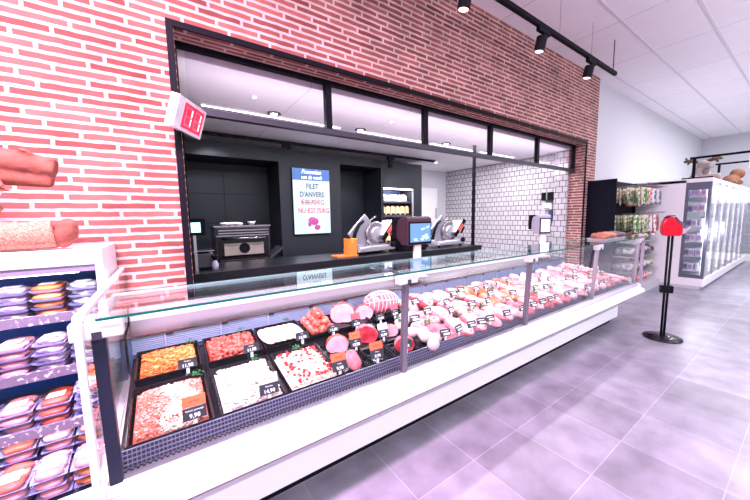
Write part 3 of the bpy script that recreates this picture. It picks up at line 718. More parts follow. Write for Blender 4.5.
for i, (x, y) in enumerate(PSL):
    n_ = sorted([q[0] for q in PSL]).index(x)
    parsley(x, y, zd(y)+.072, .055, 'parsley sprig on the long deck, %s one right of the netted roast, %s row' % (['closest', 'second', 'third', 'fourth', 'fifth', 'sixth', 'seventh', 'eighth', 'ninth', 'tenth', 'eleventh', 'last'][n_], 'rear' if y > 1.8 else 'middle'), 20+i)
# packs on the glass top at the far end
g = 'packed meats on the glass top at the far end'
for i, (x, c, lb) in enumerate([(4.05, mat('pack_rust', (.30, .10, .06), .5, var=.4, scale=25), 'reddish-brown pack of meat nearest along the far glass top'), (4.25, mat('pack_brown', (.42, .16, .11), .4), 'brown pack of meat in the middle of the far glass top'), (4.50, mat('pack_dark', (.14, .10, .11), .4), 'dark pack at the far end of the glass top')]):
    t = thing('meat_pack', lb, 'meat pack', (x, 1.42, 1.1035), g)
    tray_mb(.14, .20, .02).build('tray', mat('pack_tray', (.5, .5, .55), .4), t)
    MB().ell((0, -.01, .045), (.065, .085, .042), (0, 0, .2), 3, .35, 25, i).build('meat', c, t, smooth=True)

# ---------------------------------------------------------------- counter scales
LCD = mat('scale_screen', (.02, .05, .10), .3, emit=.75, emitcol=(.22, .45, .80)); PURPLE = mat('scale_housing', (.05, .026, .036), .45, spec=.25)
def scale_unit(x, y, lb, w=.31, screen=LCD, hous=PURPLE, pole=WHITE):
    t = thing('counter_scale', lb, 'scale', (x, y, .86))
    MB().box(-.16, .10, -.17, .06, -.072, -.04).build('base', STEELB, t, bevel=.006)
    MB().box(-.12, .08, -.09, .05, -.04, -.03).build('weighing_plate', STEEL, t, bevel=.003)
    MB().box(-.045, .045, -.125, -.10, -.06, .30).build('pole', pole, t, bevel=.004)
    hd = MB().prism([(-.155, .27), (-.155, .525), (-.12, .545), (.00, .51), (.04, .40), (.04, .35), (-.06, .27)], -w/2, w/2, 'x').build('display_housing', hous, t, bevel=.008)
    MB().box(-w/2+.008, w/2-.008, -.163, -.155, .278, .492).build('bezel', BLACK, hd)
    MB().box(-w/2+.024, w/2-.024, -.167, -.163, .298, .476).build('screen', screen, hd)
    MB().box(-w/2-.02, w/2-.10, .02, .07, .33, .54).build('operator_display', BLACK, t, bevel=.008)
    return t
s1 = scale_unit(2.04, 2.36, 'scale with bright blue screen on white pole behind the counter')
mb = MB()
rnd = random.Random(5)
for k in range(9):
    a = rnd.uniform(-.11, .08); b = rnd.uniform(.31, .44); mb.prism([(a, b), (a+rnd.uniform(.03, .06), b+rnd.uniform(-.01, .02)), (a+rnd.uniform(.02, .05), b+.03), (a-.01, b+.02)], -.1685, -.1672, 'y')
hs = [c for c in s1.children if c.name.startswith('display_housing')][0]
mb.build('screen_picture', mat('screen_pale', (.1, .2, .3), .3, emit=.9, emitcol=(.60, .80, 1)), hs)
s2 = scale_unit(4.52, 2.36, 'scale with pale white screen on white pole near the tiled wall', .18, mat('screen_white', (.8, .8, .95), .3, emit=.6, emitcol=(.85, .86, 1)), mat('grey_lilac', (.35, .33, .42), .4))
s2.rotation_euler.z = radians(-28)

# ================================================================== KITCHEN FURNITURE
WT = mat('worktop_black', (.010, .011, .015), .3, spec=.3)
t = thing('kitchen_counter', 'long black worktop and cabinet behind the glass meat counter', 'worktop', (2, 3.6, 0))
MB().box(-.6, 4.56, 3.35, 4.05, .81, .89).build('worktop', WT, t, world=True, bevel=.004)
for i in range(6):
    x0 = -.55+i*.84; MB().box(x0, x0+.83, 3.42, 4.0, .1, .81).build('cabinet', mat('cabinet_grey', (.10, .10, .12), .5), t, world=True)
MB().box(-.5, 4.5, 3.5, 3.95, 0, .1).build('plinth', BLACKM, t, world=True)
t = thing('back_counter', 'black back counter under the oven against the dark wall', 'worktop', (.5, 4.7, 0))
MB().box(-1.05, 1.54, 4.36, 5.6, .74, .80).build('worktop', WT, t, world=True)
MB().box(-1.0, 1.5, 4.42, 5.55, 0, .74).build('cabinet', BLACKM, t, world=True)
t = thing('black_post', 'slim black pole from the worktop to the kitchen ceiling before the tiles', 'post', (4.43, 3.45, .89))
MB().box(4.41, 4.45, 3.42, 3.46, .89, 2.59).build('pole', BLACK, t, world=True)
MB().box(4.38, 4.48, 3.39, 3.49, .89, .897).build('foot_plate', BLACK, t, world=True)
# oven
ov = thing('oven', 'stainless steel combi oven with glass door on the back counter', 'oven', (.87, 4.65, .80))
W = dict(parent=ov, world=True)
MB().box(.53, 1.21, 4.42, 4.92, .82, 1.30).build('body', STEELB, **W, bevel=.01)
for fx in (.56, 1.18):
    for fy in (4.46, 4.88): MB().box(fx-.02, fx+.02, fy-.02, fy+.02, .80, .82).build('foot', BLACK, **W)
MB().box(.51, 1.23, 4.40, 4.94, 1.30, 1.325).build('top_plate', STEEL, **W, bevel=.004)
MB().box(.54, 1.20, 4.405, 4.42, 1.20, 1.29).build('control_strip', BLACKG, **W)
for z in (1.225, 1.262): MB().box(.56, 1.19, 4.395, 4.406, z-.009, z+.009).build('vent_bar', STEEL, **W)
dd = MB().box(.54, 1.20, 4.40, 4.42, .86, 1.185).build('door', BLACKG, **W, bevel=.004)
MB().box(.60, 1.14, 4.396, 4.402, .91, 1.12).build('door_window', glass('oven_glass', (.5, .45, .4)), dd, world=True)
MB().box(.62, 1.12, 4.3955, 4.3965, .93, 1.09).build('lit_chamber', mat('oven_inside', (.35, .30, .27), .3, .4, var=.5, scale=6), dd, world=True)
mb = MB(); mb.tube([(.60, 4.36, 1.155), (1.14, 4.36, 1.155)], .013, 10); mb.tube([(.62, 4.36, 1.155), (.62, 4.40, 1.155)], .008); mb.tube([(1.12, 4.36, 1.155), (1.12, 4.40, 1.155)], .008)
mb.build('door_handle', STEEL, dd, world=True, smooth=True)
MB().lathe([(.07, 0), (.07, .004)], 24, Matrix.Translation((.87, 4.395, 1.02)) @ Matrix.Rotation(pi/2, 4, 'X')).build('fan_cover', BLACK, dd, world=True)
MB().prism([(4.34, .855), (4.40, .875), (4.42, .865), (4.42, .845), (4.34, .835)], .56, 1.18).build('drip_shelf', STEEL, **W)
MB().prism([(1.22, .86), (1.40, 1.0), (1.42, .98), (1.24, .84)], 4.45, 4.75, 'y').build('side_flap', GREYD, **W)
g = thing('folded_cloth', 'white oven cloths lying on top of the oven', 'cloth', (.74, 4.6, 1.325))
for i, (dx, rz) in enumerate(((-.06, .3), (0.03, -.3), (.10, .2))): MB().ell((dx, 0, .022), (.06, .05, .021), (0, 0, rz), 3, .35, 25, i).build('fold', mat('cloth_white', (.85, .82, .80), .9), g, smooth=True)
o = MB().lathe([(.03, 0), (.055, .05), (.05, .05), (.025, .005)], 20).build('bowl', mat('bowl_grey', (.5, .5, .55), .3), None, smooth=True); tag(o, 'small grey bowl on top of the oven at the right', 'bowl'); o.location = (1.02, 4.6, 1.326)
# left scale on the worktop
t = thing('worktop_scale', 'dark weighing scale with small screen at the left end of the black worktop', 'scale', (.31, 3.7, .89))
MB().box(-.10, .09, -.12, .14, .02, .17).build('body', mat('scale_dark', (.06, .06, .075), .35), t, bevel=.01)
MB().box(-.11, .10, -.13, .15, .19, .20).build('weighing_plate', STEEL, t, bevel=.003)
for x in (-.08, .07):
    for y in (-.09, .11): MB().box(x-.008, x+.008, y-.008, y+.008, .17, .19).build('plate_stud', STEEL, t)
    MB().box(x-.012, x+.012, -.10, -.08, 0, .02).build('foot', BLACK, t)
MB().box(-.085, -.06, -.155, -.13, 0, .42).build('pole', STEELB, t)
d_ = MB().box(-.13, .03, -.16, -.11, .36, .53).build('display', BLACK, t, bevel=.006)
MB().box(-.11, -.015, -.164, -.16, .39, .49).build('screen', mat('small_screen', (.5, .8, .9), .3, emit=1.2, emitcol=(.55, .85, .95)), d_)
t = thing('pump_bottle', 'small clear bottle with dark cap beside the worktop scale', 'bottle', (.40, 3.52, .89))
MB().lathe([(.032, 0), (.034, .05), (.022, .09), (.014, .10)], 16).build('body', mat('bottle_grey', (.35, .38, .48), .15), t, smooth=True)
MB().lathe([(.018, .10), (.018, .125), (.034, .13), (.034, .15), (.012, .155)], 16).build('cap', BLACK, t, smooth=True)
# promotion screen
ps = thing('promotion_screen', 'lit portrait promotion screen on the dark kitchen wall', 'screen', (2.09, 4.93, 1.13))
MB().box(1.755, 2.43, 4.925, 4.96, 1.135, 2.235).build('housing', BLACK, ps, world=True, bevel=.004)
sc = MB().box(1.765, 2.42, 4.920, 4.926, 1.145, 2.225).build('screen', mat('screen_face', (.05, .07, .08), .3, emit=.92, emitcol=(.70, .88, 1.0)), ps, world=True)
MB().box(1.765, 2.42, 4.917, 4.921, 2.035, 2.225).build('blue_banner', mat('banner_blue', (.01, .03, .1), .3, emit=.7, emitcol=(.02, .16, .55)), sc, world=True)
TI = mat('text_ink', (.04, .05, .10), .4); TR = mat('text_red', (.40, .01, .05), .4, emit=.2, emitcol=(.7, .01, .10)); TWs = mat('text_white', (.95, .95, .95), .4, emit=.9)
def wtext(name, body, size, x, y, z, m, parent, bold=0, rot=(pi/2, 0, 0), shear=0):
    loc = Vector((x, y, z)); p = parent
    while p is not None: loc -= p.location; p = p.parent
    o = text(name, body, size, Matrix.Translation(loc) @ Euler(rot).to_matrix().to_4x4() @ Matrix.Diagonal((.80, 1, 1, 1)), m, parent, bold=bold, shear=shear); return o
wtext('lettering', 'Promotion', .10, 2.09, 4.915, 2.172, TWs, sc, .0005, shear=.3)
wtext('lettering', 'van de week', .092, 2.09, 4.915, 2.085, TWs, sc, .0005, shear=.3)
wtext('lettering', 'FILET', .12, 2.10, 4.917, 1.935, TI, sc, .003)
wtext('lettering', "D'ANVERS", .12, 2.09, 4.917, 1.80, TI, sc, .003)
wtext('lettering', '€30,70/KG', .115, 2.10, 4.917, 1.67, TR, sc, .002)
wtext('lettering', 'NU €27,75/KG', .112, 2.12, 4.917, 1.53, TR, sc, .002)
MB().box(1.93, 2.12, 4.912, 4.914, 1.667, 1.675).build('strike_line', TI, sc, world=True)
MB().box(1.96, 2.28, 4.917, 4.920, 1.19, 1.44).build('meat_picture', mat('picture_ground', (.55, .68, .82), .4, emit=.5, emitcol=(.6, .75, .9)), sc, world=True)
mb = MB(); mb.ell((2.10, 4.914, 1.36), (.10, .004, .07), (0, .3, 0), 3); mb.ell((2.17, 4.913, 1.25), (.06, .004, .045), (0, -.1, 0), 3); mb.ell((2.03, 4.9135, 1.31), (.035, .004, .05), (0, 0, 0), 2)
mb.build('pictured_meat', mat('picture_meat', (.30, .05, .18), .4, emit=.15, emitcol=(.5, .08, .3)), sc, world=True, smooth=True)
# slicers
def slicer(loc, rz, lb, s=1.0):
    t = thing('meat_slicer', lb, 'slicer', loc, 'meat slicers on the black worktop', rz)
    SIL = mat('slicer_silver', (.60, .61, .66), .28, .75)
    MB().prism([(-.30, .03), (-.28, .085), (-.10, .10), (.22, .10), (.30, .06), (.30, .03)], -.17, .17, 'y').build('base', SIL, t, bevel=.012)
    for x in (-.24, .24):
        for y in (-.13, .13): MB().lathe([(.022, 0), (.018, .032)], 12, Matrix.Translation((x, y, 0))).build('foot', BLACK, t)
    Mt = Matrix.Translation((.06, -.05, .23)) @ Matrix.Rotation(radians(38), 4, 'Y')
    MB().lathe([(.155, 0), (.165, .012), (.15, .024)], 36, Mt @ Matrix.Rotation(pi/2, 4, 'X')).build('blade', STEEL, t, smooth=False)
    MB().lathe([(.10, .024), (.09, .05), (.03, .055)], 28, Mt @ Matrix.Rotation(pi/2, 4, 'X')).build('blade_cover', SIL, t)
    MB().box(-.02, .24, .02, .06, .05, .33, Matrix.Translation((0, 0, 0))).build('motor_housing', SIL, t, bevel=.03)
    th = MB().box(-.16, .20, -.02, .005, -.13, .15, Matrix.Translation((-.14, -.02, .25)) @ Matrix.Rotation(radians(-42), 4, 'Y')).build('gauge_plate', mat('slicer_plate', (.42, .43, .48), .3, .7), t, bevel=.02)
    cr = MB().box(-.17, .17, -.16, -.13, -.02, .04, Matrix.Translation((.22, 0, .28)) @ Matrix.Rotation(radians(-48), 4, 'Y')).build('carriage_arm', BLACK, t, bevel=.008)
    MB().box(-.06, .08, -.166, -.16, -.012, .034, Matrix.Translation((.22, 0, .28)) @ Matrix.Rotation(radians(-48), 4, 'Y')).build('red_label', mat('label_red', (.75, .10, .06), .4), cr)
    MB().box(-.11, .14, -.15, .04, .03, .036, Matrix.Translation((.20, 0, .28)) @ Matrix.Rotation(radians(-48), 4, 'Y')).build('carriage_plate', WHITE, t, bevel=.003)
    MB().tube([(-.30, -.05, .12), (-.26, -.05, .26), (-.20, -.05, .36), (-.12, -.03, .40)], .022, 12).build('sharpener_arm', BLACK, t, smooth=True)
    MB().tube([(-.06, .0, .34), (.02, -.02, .42), (.10, -.02, .46)], .010, 8).build('guard_rod', STEEL, t, smooth=True)
    MB().tube([(.30, -.10, .20), (.36, -.11, .30)], .016, 10).build('handle', BLACK, t, smooth=True)
    MB().lathe([(.035, 0), (.035, .03), (.02, .04)], 18, Matrix.Translation((.24, -.17, .10)) @ Matrix.Rotation(pi/2, 4, 'X')).build('thickness_knob', BLACK, t)
    if s != 1: t.scale = (s, s, s)
    return t
slicer((2.46, 3.74, .89), .1, 'large silver meat slicer beside the orange block on the worktop', 1.15)
slicer((3.98, 3.70, .89), .0, 'grey meat slicer at the right end of the worktop before the tiles', 1.08)
mb = MB(); mb.prism([(0, 0), (.30, 0), (.30, .02), (0, .02)], -.08, .10, 'y')
t = thing('knife_block', 'orange wooden block with slotted top on the worktop', 'knife block', (1.80, 3.55, .89))
MB().box(0, .31, -.07, .12, 0, .022).build('board', mat('wood_orange', (.62, .22, .05), .45, var=.2), t, bevel=.003)
MB().prism([(.17, .022), (.30, .022), (.30, .24), (.27, .235), (.26, .19), (.22, .19), (.20, .235), (.17, .24)], -.05, .08, 'y').build('block', mat('wood_amber', (.80, .27, .04), .4), t, bevel=.004)
t = thing('work_box', 'black low bin on the worktop between the two slicers', 'box', (3.15, 3.65, .89))
MB().box(-.22, .22, -.15, .2, 0, .22).build('body', BLACK, t, bevel=.01); MB().box(-.23, .23, -.16, .21, .22, .235).build('rim', BLACKM, t)
g = 'dispensers on the tiled wall'
t = thing('paper_dispenser', 'black paper dispenser on the tiled wall beside the pier', 'dispenser', (6.35, 3.10, 1.68), 'dispensers on the tiled wall')
MB().box(6.24, 6.384, 3.00, 3.22, 1.68, 1.84).build('body', BLACKG, t, world=True, bevel=.008); MB().box(6.236, 6.241, 3.10, 3.12, 1.69, 1.83).build('seam_strip', STEELB, t, world=True)
t = thing('soap_holder', 'white box on the tiled wall under the paper dispenser', 'dispenser', (6.35, 3.10, 1.52), g)
MB().box(6.26, 6.384, 3.02, 3.20, 1.50, 1.62).build('body', WHITE, t, world=True, bevel=.01); MB().box(6.255, 6.262, 3.05, 3.17, 1.52, 1.53).build('outlet', GREYD, t, world=True)
t = thing('soap_bottle', 'dark slim soap pump on the tiled wall under the white box', 'dispenser', (6.36, 3.06, 1.3), g)
MB().box(6.32, 6.384, 3.04, 3.11, 1.27, 1.47).build('body', BLUEC, t, world=True, bevel=.01); MB().box(6.29, 6.32, 3.06, 3.09, 1.30, 1.33).build('lever', BLACK, t, world=True)
# deli rack in the wall
rk = thing('deli_rack', 'built-in lit wall rack of deli packs in the dark kitchen wall', 'rack', (4.0, 5.2, .84))
MB().box(3.62, 4.40, 5.40, 5.42, .84, 1.99).build('back_panel', mat('rack_blue', (.03, .05, .16), .4), rk, world=True)
SHZ = [.86, 1.14, 1.42, 1.70]
for z in SHZ:
    sh = MB().box(3.63, 4.39, 5.02, 5.40, z, z+.015).build('shelf', BLACK, rk, world=True)
    MB().box(3.63, 4.39, 5.01, 5.02, z-.012, z+.028).build('price_rail', mat('rail_dark', (.05, .05, .08), .4), sh, world=True)
MB().box(4.36, 4.40, 4.955, 4.965, .84, 1.99).build('chrome_edge', STEELB, rk, world=True)
MB().box(3.62, 4.40, 5.0, 5.03, 1.965, 1.985).build('lamp_strip', LITW, rk, world=True)
area('rack_light', (4.0, 5.06, 1.955), .7, 8, (1, .93, .85), rot=(radians(20), 0, 0), sy=.03)
sp_ = thing('deli_pack', 'pack', 'deli pack')
CREAM = mat('pack_cream', (.90, .62, .34), .4, var=.2, scale=20); PWH = mat('pack_white', (.82, .78, .84), .4)
MB().prism([(-.055, 0), (.055, 0), (.05, .16), (.02, .20), (-.02, .20), (-.05, .16)], -.03, .03, 'y').build('bag', CREAM, sp_, bevel=.01)
MB().box(-.045, .045, -.034, -.030, .0, .045).build('label', BLACK, sp_)
used = False
for r_i, z in enumerate(SHZ[:3]):
    for c_i in range(6):
        x = 3.69+c_i*.126
        o = place(sp_, used, (x, 5.10, z+.016), 'cream deli pack with black label, %s from the left on the %s rack shelf' % (['first', 'second', 'third', 'fourth', 'fifth', 'sixth'][c_i], ['bottom', 'second', 'third'][r_i]), 'deli packs in the kitchen wall rack'); used = True
for i, (x, w_) in enumerate(((3.72, .14), (3.98, .22), (4.22, .2))):
    o = MB().prism([(-w_/2, 0), (w_/2, 0), (w_/2*.9, .12), (w_/2*.5, .15), (-w_/2*.8, .14)], -.08, .08, 'y').build('white_bag', PWH, None, bevel=.02); tag(o, 'white crumpled bag on the top rack shelf, %s' % ['left', 'middle', 'right'][i], 'bag', 'white bags on the top rack shelf'); o.location = (x, 5.15, 1.716)

# ================================================================== NUMBER SIGN
a_, b_ = 1.0351, .3098; ws, hsn = .3416, .2022
n0 = Vector((sin(a_), -cos(a_), 0)); wd = Vector((cos(a_), sin(a_), 0)); nn = n0*cos(b_)-Vector((0, 0, 1))*sin(b_); ud = wd.cross(-nn).normalized()
if ud.z < 0: ud = -ud
sgn = thing('number_sign', 'white box sign with red digital number 11 on the brick corner', 'digital sign', (.138, 2.3, 2.18))
MS = Matrix(((wd.x, -nn.x, ud.x, .138), (wd.y, -nn.y, ud.y, 2.3), (wd.z, -nn.z, ud.z, 2.1775), (0, 0, 0, 1)))
MB().box(0, ws, 0, .055, -hsn, 0, MS).build('box', mat('sign_white', (.82, .80, .86), .35), sgn, world=True, bevel=.003)
dp = MB().box(.075, ws-.03, -.003, .001, -hsn+.022, -.022, MS).build('display', mat('sign_red', (.75, .01, .05), .3, emit=.75, emitcol=(.95, .01, .07)), sgn, world=True)
mbF = MB(); mbL = MB()
for dx in (.095, .205):
    x0, x1, z0, z1 = dx, dx+.075, -hsn+.04, -.04; zm = (z0+z1)/2; t_ = .009
    for (X0, X1, Z0, Z1, lit) in ((x0, x1, z1-t_, z1, 0), (x0, x1, zm-t_/2, zm+t_/2, 0), (x0, x1, z0, z0+t_, 0), (x0, x0+t_, zm, z1, 0), (x0, x0+t_, z0, zm, 0), (x1-t_, x1, zm+.006, z1-.004, 1), (x1-t_, x1, z0+.004, zm-.006, 1)):
        (mbL if lit else mbF).box(X0, X1, -.005, -.003, Z0, Z1, MS)
mbF.build('dim_segments', mat('seg_dim', (.85, .12, .16), .3, emit=.7, emitcol=(1, .09, .14)), dp, world=True)
mbL.build('lit_segments', mat('seg_lit', (1, .7, .75), .3, emit=2, emitcol=(1, .6, .66)), dp, world=True)
MB().tube([(.11, 2.49, 2.08), (.10, 2.42, 2.08), (.115, 2.35, 2.08)], .012, 8).build('bracket', BLACK, sgn, world=True)

# ================================================================== SHOP TRACK LIGHTS
t = thing('lighting_track', 'black suspended lighting track in front of the brick wall', 'track light', (3.5, 1.875, 3.42))
MB().box(-.5, 5.58, 1.855, 1.895, 3.40, 3.445).build('rail', BLACK, t, world=True)
for x in (5.48, 3.9, 4.75, 2.3, .6):
    MB().tube([(x, 1.875, 3.44), (x, 1.875, CEIL)], .006 if x > 5 else .0015, 6).build('hanger', GREYD, t, world=True)
tp = thing('track_spotlight', 'x', 'spotlight')
MB().box(-.12, .12, -.02, .02, -.045, 0).build('adapter', BLACK, tp, bevel=.004)
MB().box(-.012, .012, -.012, .012, -.075, -.045).build('stem', BLACK, tp)
hd = MB().lathe([(.050, -.21), (.055, -.205), (.055, -.07), (.05, -.065)], 24, Matrix.Rotation(radians(12), 4, 'X')).build('lamp_head', BLACKM, tp, smooth=False)
MB().lathe([(.042, -.214), (.042, -.209)], 24, Matrix.Rotation(radians(12), 4, 'X')).build('lens', mat('lens_pink', (1, .7, .7), .3, emit=3, emitcol=(1, .62, .60)), hd)
for i, (x, lb) in enumerate(((2.29, 'black track spotlight at the top edge, leftmost in view'), (3.55, 'middle black track spotlight with lit pink lens'), (4.76, 'black track spotlight nearest the end of the rail'))):
    place(tp, i > 0, (x, 1.875, 3.40), lb, 'spotlights on the shop track')
    spot('track_beam', (x, 1.92, 3.16), (x+.05, 2.2, 1.2), 40, (1, .85, .88), 75, .6)

# ================================================================== LEFT WALL FRIDGE
FB = mat('fridge_blue', (.03, .10, .42), .35); FR = thing('open_wall_fridge', 'white open wall fridge with packed food shelves at the far left', 'fridge', (-.9, 2.25, 0))
W = dict(parent=FR, world=True)
FX0, FX1 = -1.75, -.265
MB().box(FX0, FX1-.03, 2.42, 2.48, .1, 1.27).build('back_panel', FB, **W)
MB().box(FX0, FX1, 1.70, 2.48, 0, .16).build('base', WHITE, **W, bevel=.006)
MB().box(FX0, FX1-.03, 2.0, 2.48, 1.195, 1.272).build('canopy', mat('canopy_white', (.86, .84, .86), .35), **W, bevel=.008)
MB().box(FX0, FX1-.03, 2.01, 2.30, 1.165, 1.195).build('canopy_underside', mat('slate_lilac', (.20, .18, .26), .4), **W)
MB().prism([(1.98, 1.272), (2.48, 1.272), (2.48, .1), (1.72, .1), (1.72, .35), (1.98, 1.1)], FX1-.028, FX1, 'x').build('side_panel', WHITE, **W)
RAILM = spotted('rail_print', (.13, .105, .16), (.50, .46, .56), 55, .60, .03, .5, 0)
shelves = [(.935, 2.045), (.690, 1.985), (.455, 1.92)]
for z, y in shelves:
    s_ = MB().box(FX0, FX1-.03, y, 2.42, z, z+.012).build('shelf', mat('shelf_dark', (.10, .09, .15), .4), **W)
    MB().box(FX0, FX1-.03, y-.014, y, z-.008, z+.036).build('price_rail', RAILM, s_, world=True)
    MB().box(FX0+.1, FX1-.1, y+.004, y+.016, z-.006, z).build('lamp_strip', LITW, s_, world=True)  # strip and area light under each shelf are added to brighten the packs
    area('fridge_shelf_fill', (-.85, y+.01, z-.008), 1.1, 1.3, (.97, .92, 1), rot=(radians(-8), 0, 0), sy=.03)
MB().prism([(1.74, .16), (1.74, .20), (2.42, .30), (2.42, .16)], FX0, FX1-.03).build('bottom_deck', mat('shelf_dark', (.1, .1, .1)), **W)
MB().box(FX0, FX1-.03, 1.70, 1.73, .16, .24).build('front_lip', WHITE, **W)
MB().box(FX0+.1, FX1-.1, 2.03, 2.05, 1.158, 1.166).build('lamp_strip', LITW, **W)
spot_f = area('fridge_inner_light', (-.85, 1.99, 1.15), 1.1, 5, (.97, .92, 1), rot=(radians(-25), 0, 0), sy=.05)
# food packs
def pack(foodm, foodseed, lab=True, h=.038):
    t = thing('food_pack', 'x', 'food pack')
    tray_mb(.112, .155, .013, .004).build('tray', mat('tray_clear', (.36, .38, .62), .25), t)
    mb = MB()
    if foodseed % 2: 
        for k in range(4): mb.ell((0.004*((k % 2)-.5), (k-1.5)*.032, .021), (.050, .026, .014), (.25, 0, 0), 2, .25, 50, foodseed+k)
    else:
        mb.ell((0, 0, .020), (.051, .071, .017), (0, 0, 0), 3, .35, 55, foodseed)
    mb.build('food', foodm, t, smooth=True)
    MB().prism([(-.056, .013), (-.051, h), (.051, h), (.056, .013)], -.0775, .0775, 'y').build('lid', LID, t)
    if lab: MB().box(-.030, .030, -.045, .010, h, h+.001).build('label', mat('label_white', (.84, .83, .90), .4), t)
    return t
FW = mat('food_white', (.70, .64, .72), .5, var=.1, scale=40, bump=.3); FP = mat('food_pinkwhite', (.68, .46, .54), .5, var=.15, scale=40, bump=.3); FO = mat('food_orange', (.72, .18, .04), .45, var=.2, scale=40, bump=.3)
FCm = mat('food_cream', (.76, .58, .34), .5, var=.15, scale=40, bump=.3); FRd = mat('food_red', (.62, .08, .04), .4, var=.3, scale=40, bump=.3); FPk = mat('food_pink', (.72, .26, .26), .4, var=.25, scale=40, bump=.3)
PK = {'w': pack(FW, 2), 'p': pack(FP, 4), 'o': pack(FO, 3), 'c': pack(FCm, 6), 'r': pack(FRd, 5), 'k': pack(FPk, 7)}
CN = {'w': 'white', 'p': 'pinkish-white', 'o': 'orange', 'c': 'cream-coloured', 'r': 'red', 'k': 'pink'}
pu = {k: False for k in PK}
colnm = ['at the right end', 'second column from the right', 'third column from the right', 'fourth column from the right']
def put(k, x, y, z, lb, rx=0):
    o = place(PK[k], pu[k], (x, y, z), lb, 'food packs in the left fridge', random.uniform(-.06, .06)); pu[k] = True
    o.rotation_euler.x = rx; return o
for si, (z, y, cols, nm) in enumerate([(.947, 2.135, [('w', 4), ('o', 4), ('p', 4), ('w', 4)], 'top'), (.702, 2.075, [('c', 4), ('p', 4), ('k', 4), ('w', 4)], 'middle'), (.467, 2.015, [('w', 4), ('r', 3), ('k', 3), ('w', 3)], 'lower')]):
    for ci, (k, n) in enumerate(cols):
        x = [-.365, -.487, -.609, -.731][ci]
        for lv in range(n):
            ps_ = ['bottom', 'second', 'third', 'top'][lv] if lv < n-1 else 'topmost'
            put(k, x+random.uniform(-.004, .004), y+.01*random.uniform(-1, 1), z+lv*.0405, '%s pack, %s fridge shelf, %s, %s of its stack' % (CN[k], nm, colnm[ci], ps_))
        put(k if si != 2 else ('w' if ci == 0 else 'r'), x, y+.17, z, '%s pack in the back of the %s fridge shelf, %s' % (CN[k if si != 2 else ('w' if ci == 0 else 'r')], nm, colnm[ci]))
for rr, (y, z, n) in enumerate([(1.84, .235, 3), (2.01, .262, 4), (2.19, .29, 5)]):
    for ci in range(5):
        x = -.36-ci*.122-.01*rr
        for lv in range(n):
            k = ['o', 'k', 'k', 'p', 'w'][ci] if lv < n-1 else ['k', 'k', 'r', 'p', 'k'][ci]
            zz = z+lv*.0415
            put(k, x+random.uniform(-.006, .006), y, zz, '%s pack on the fridge floor, %s row, column %s from right, %s in stack' % (CN[k], ['front', 'middle', 'back'][rr], ['one', 'two', 'three', 'four', 'five'][ci], ['bottom', 'second', 'third', 'fourth', 'fifth'][lv] if lv < n-1 else 'topmost'), rx=.10)

# ================================================================== PLUSH MOOSE ON THE FRIDGE
def fuzzy(name, c, c2, bump=1.0):
    return spotted(name, c, c2, 130, .5, .25, .95, bump)
PL = fuzzy('plush_peach', (.24, .085, .05), (.60, .33, .22), 1.6); PLD = mat('plush_brown', (.27, .075, .05), .9, var=.35, scale=26, bump=.7)
ms = thing('plush_moose', 'brown plush moose sitting on top of the left fridge', 'plush toy', (-.9, 2.2, 1.272))
def fuse(mb, name, m, parent, vox=.010, world=True):
    o = mb.build(name, m, parent, world=world); md = o.modifiers.new('remesh', 'REMESH'); md.mode = 'VOXEL'; md.voxel_size = vox; md.use_smooth_shade = True
    sm = o.modifiers.new('smooth', 'SMOOTH'); sm.iterations = 6; sm.factor = .6; return o
mb = MB(); mb.ell((-.86, 2.24, 1.46), (.20, .16, .20)); mb.ell((-.86, 2.22, 1.60), (.12, .12, .14))
mb.tube([(-.85, 2.12, 1.345), (-.70, 2.09, 1.345), (-.55, 2.08, 1.342), (-.43, 2.08, 1.348)], [.09, .07, .064, .070], 16)
mb.tube([(-.90, 2.34, 1.345), (-.75, 2.38, 1.338), (-.60, 2.40, 1.332)], [.08, .06, .055], 16)
mb.tube([(-.78, 2.12, 1.56), (-.68, 2.08, 1.50), (-.62, 2.10, 1.44)], [.06, .05, .045], 14)
fuse(mb, 'body', PL, ms)
mb = MB(); mb.ell((-.400, 2.08, 1.350), (.042, .068, .074), (0, .25, 0), 3); mb.ell((-.372, 2.08, 1.365), (.018, .058, .052))
for q in (-.03, 0, .03): mb.tube([(-.44, 2.035, 1.40+q*.3), (-.385, 2.03+abs(q)*.3, 1.372+q*.9), (-.352, 2.06, 1.355+q)], .007, 8)
mb.ell((-.39, 2.05, 1.39), (.03, .03, .02)); fuse(mb, 'foot_sole', PLD, ms, .006)
mb = MB(); mb.ell((-.86, 2.16, 1.74), (.14, .12, .12)); mb.tube([(-.80, 2.13, 1.70), (-.66, 2.10, 1.690), (-.50, 2.08, 1.672), (-.405, 2.08, 1.650)], [.085, .060, .054, .046], 16)
mb.tube([(-.74, 2.11, 1.63), (-.60, 2.09, 1.612), (-.42, 2.08, 1.592)], [.05, .040, .030], 14)
mb.ell((-.415, 2.045, 1.698), (.022, .012, .010), (0, .5, 0)); mb.ell((-.49, 2.035, 1.722), (.03, .016, .010), (0, .4, 0))
hd = fuse(mb, 'head', PLD, ms)
for y in (2.10, 2.22): MB().ell((-.745, y-.03, 1.80), (.016, .016, .018)).build('eye', BLACKG, hd, world=True, smooth=True)
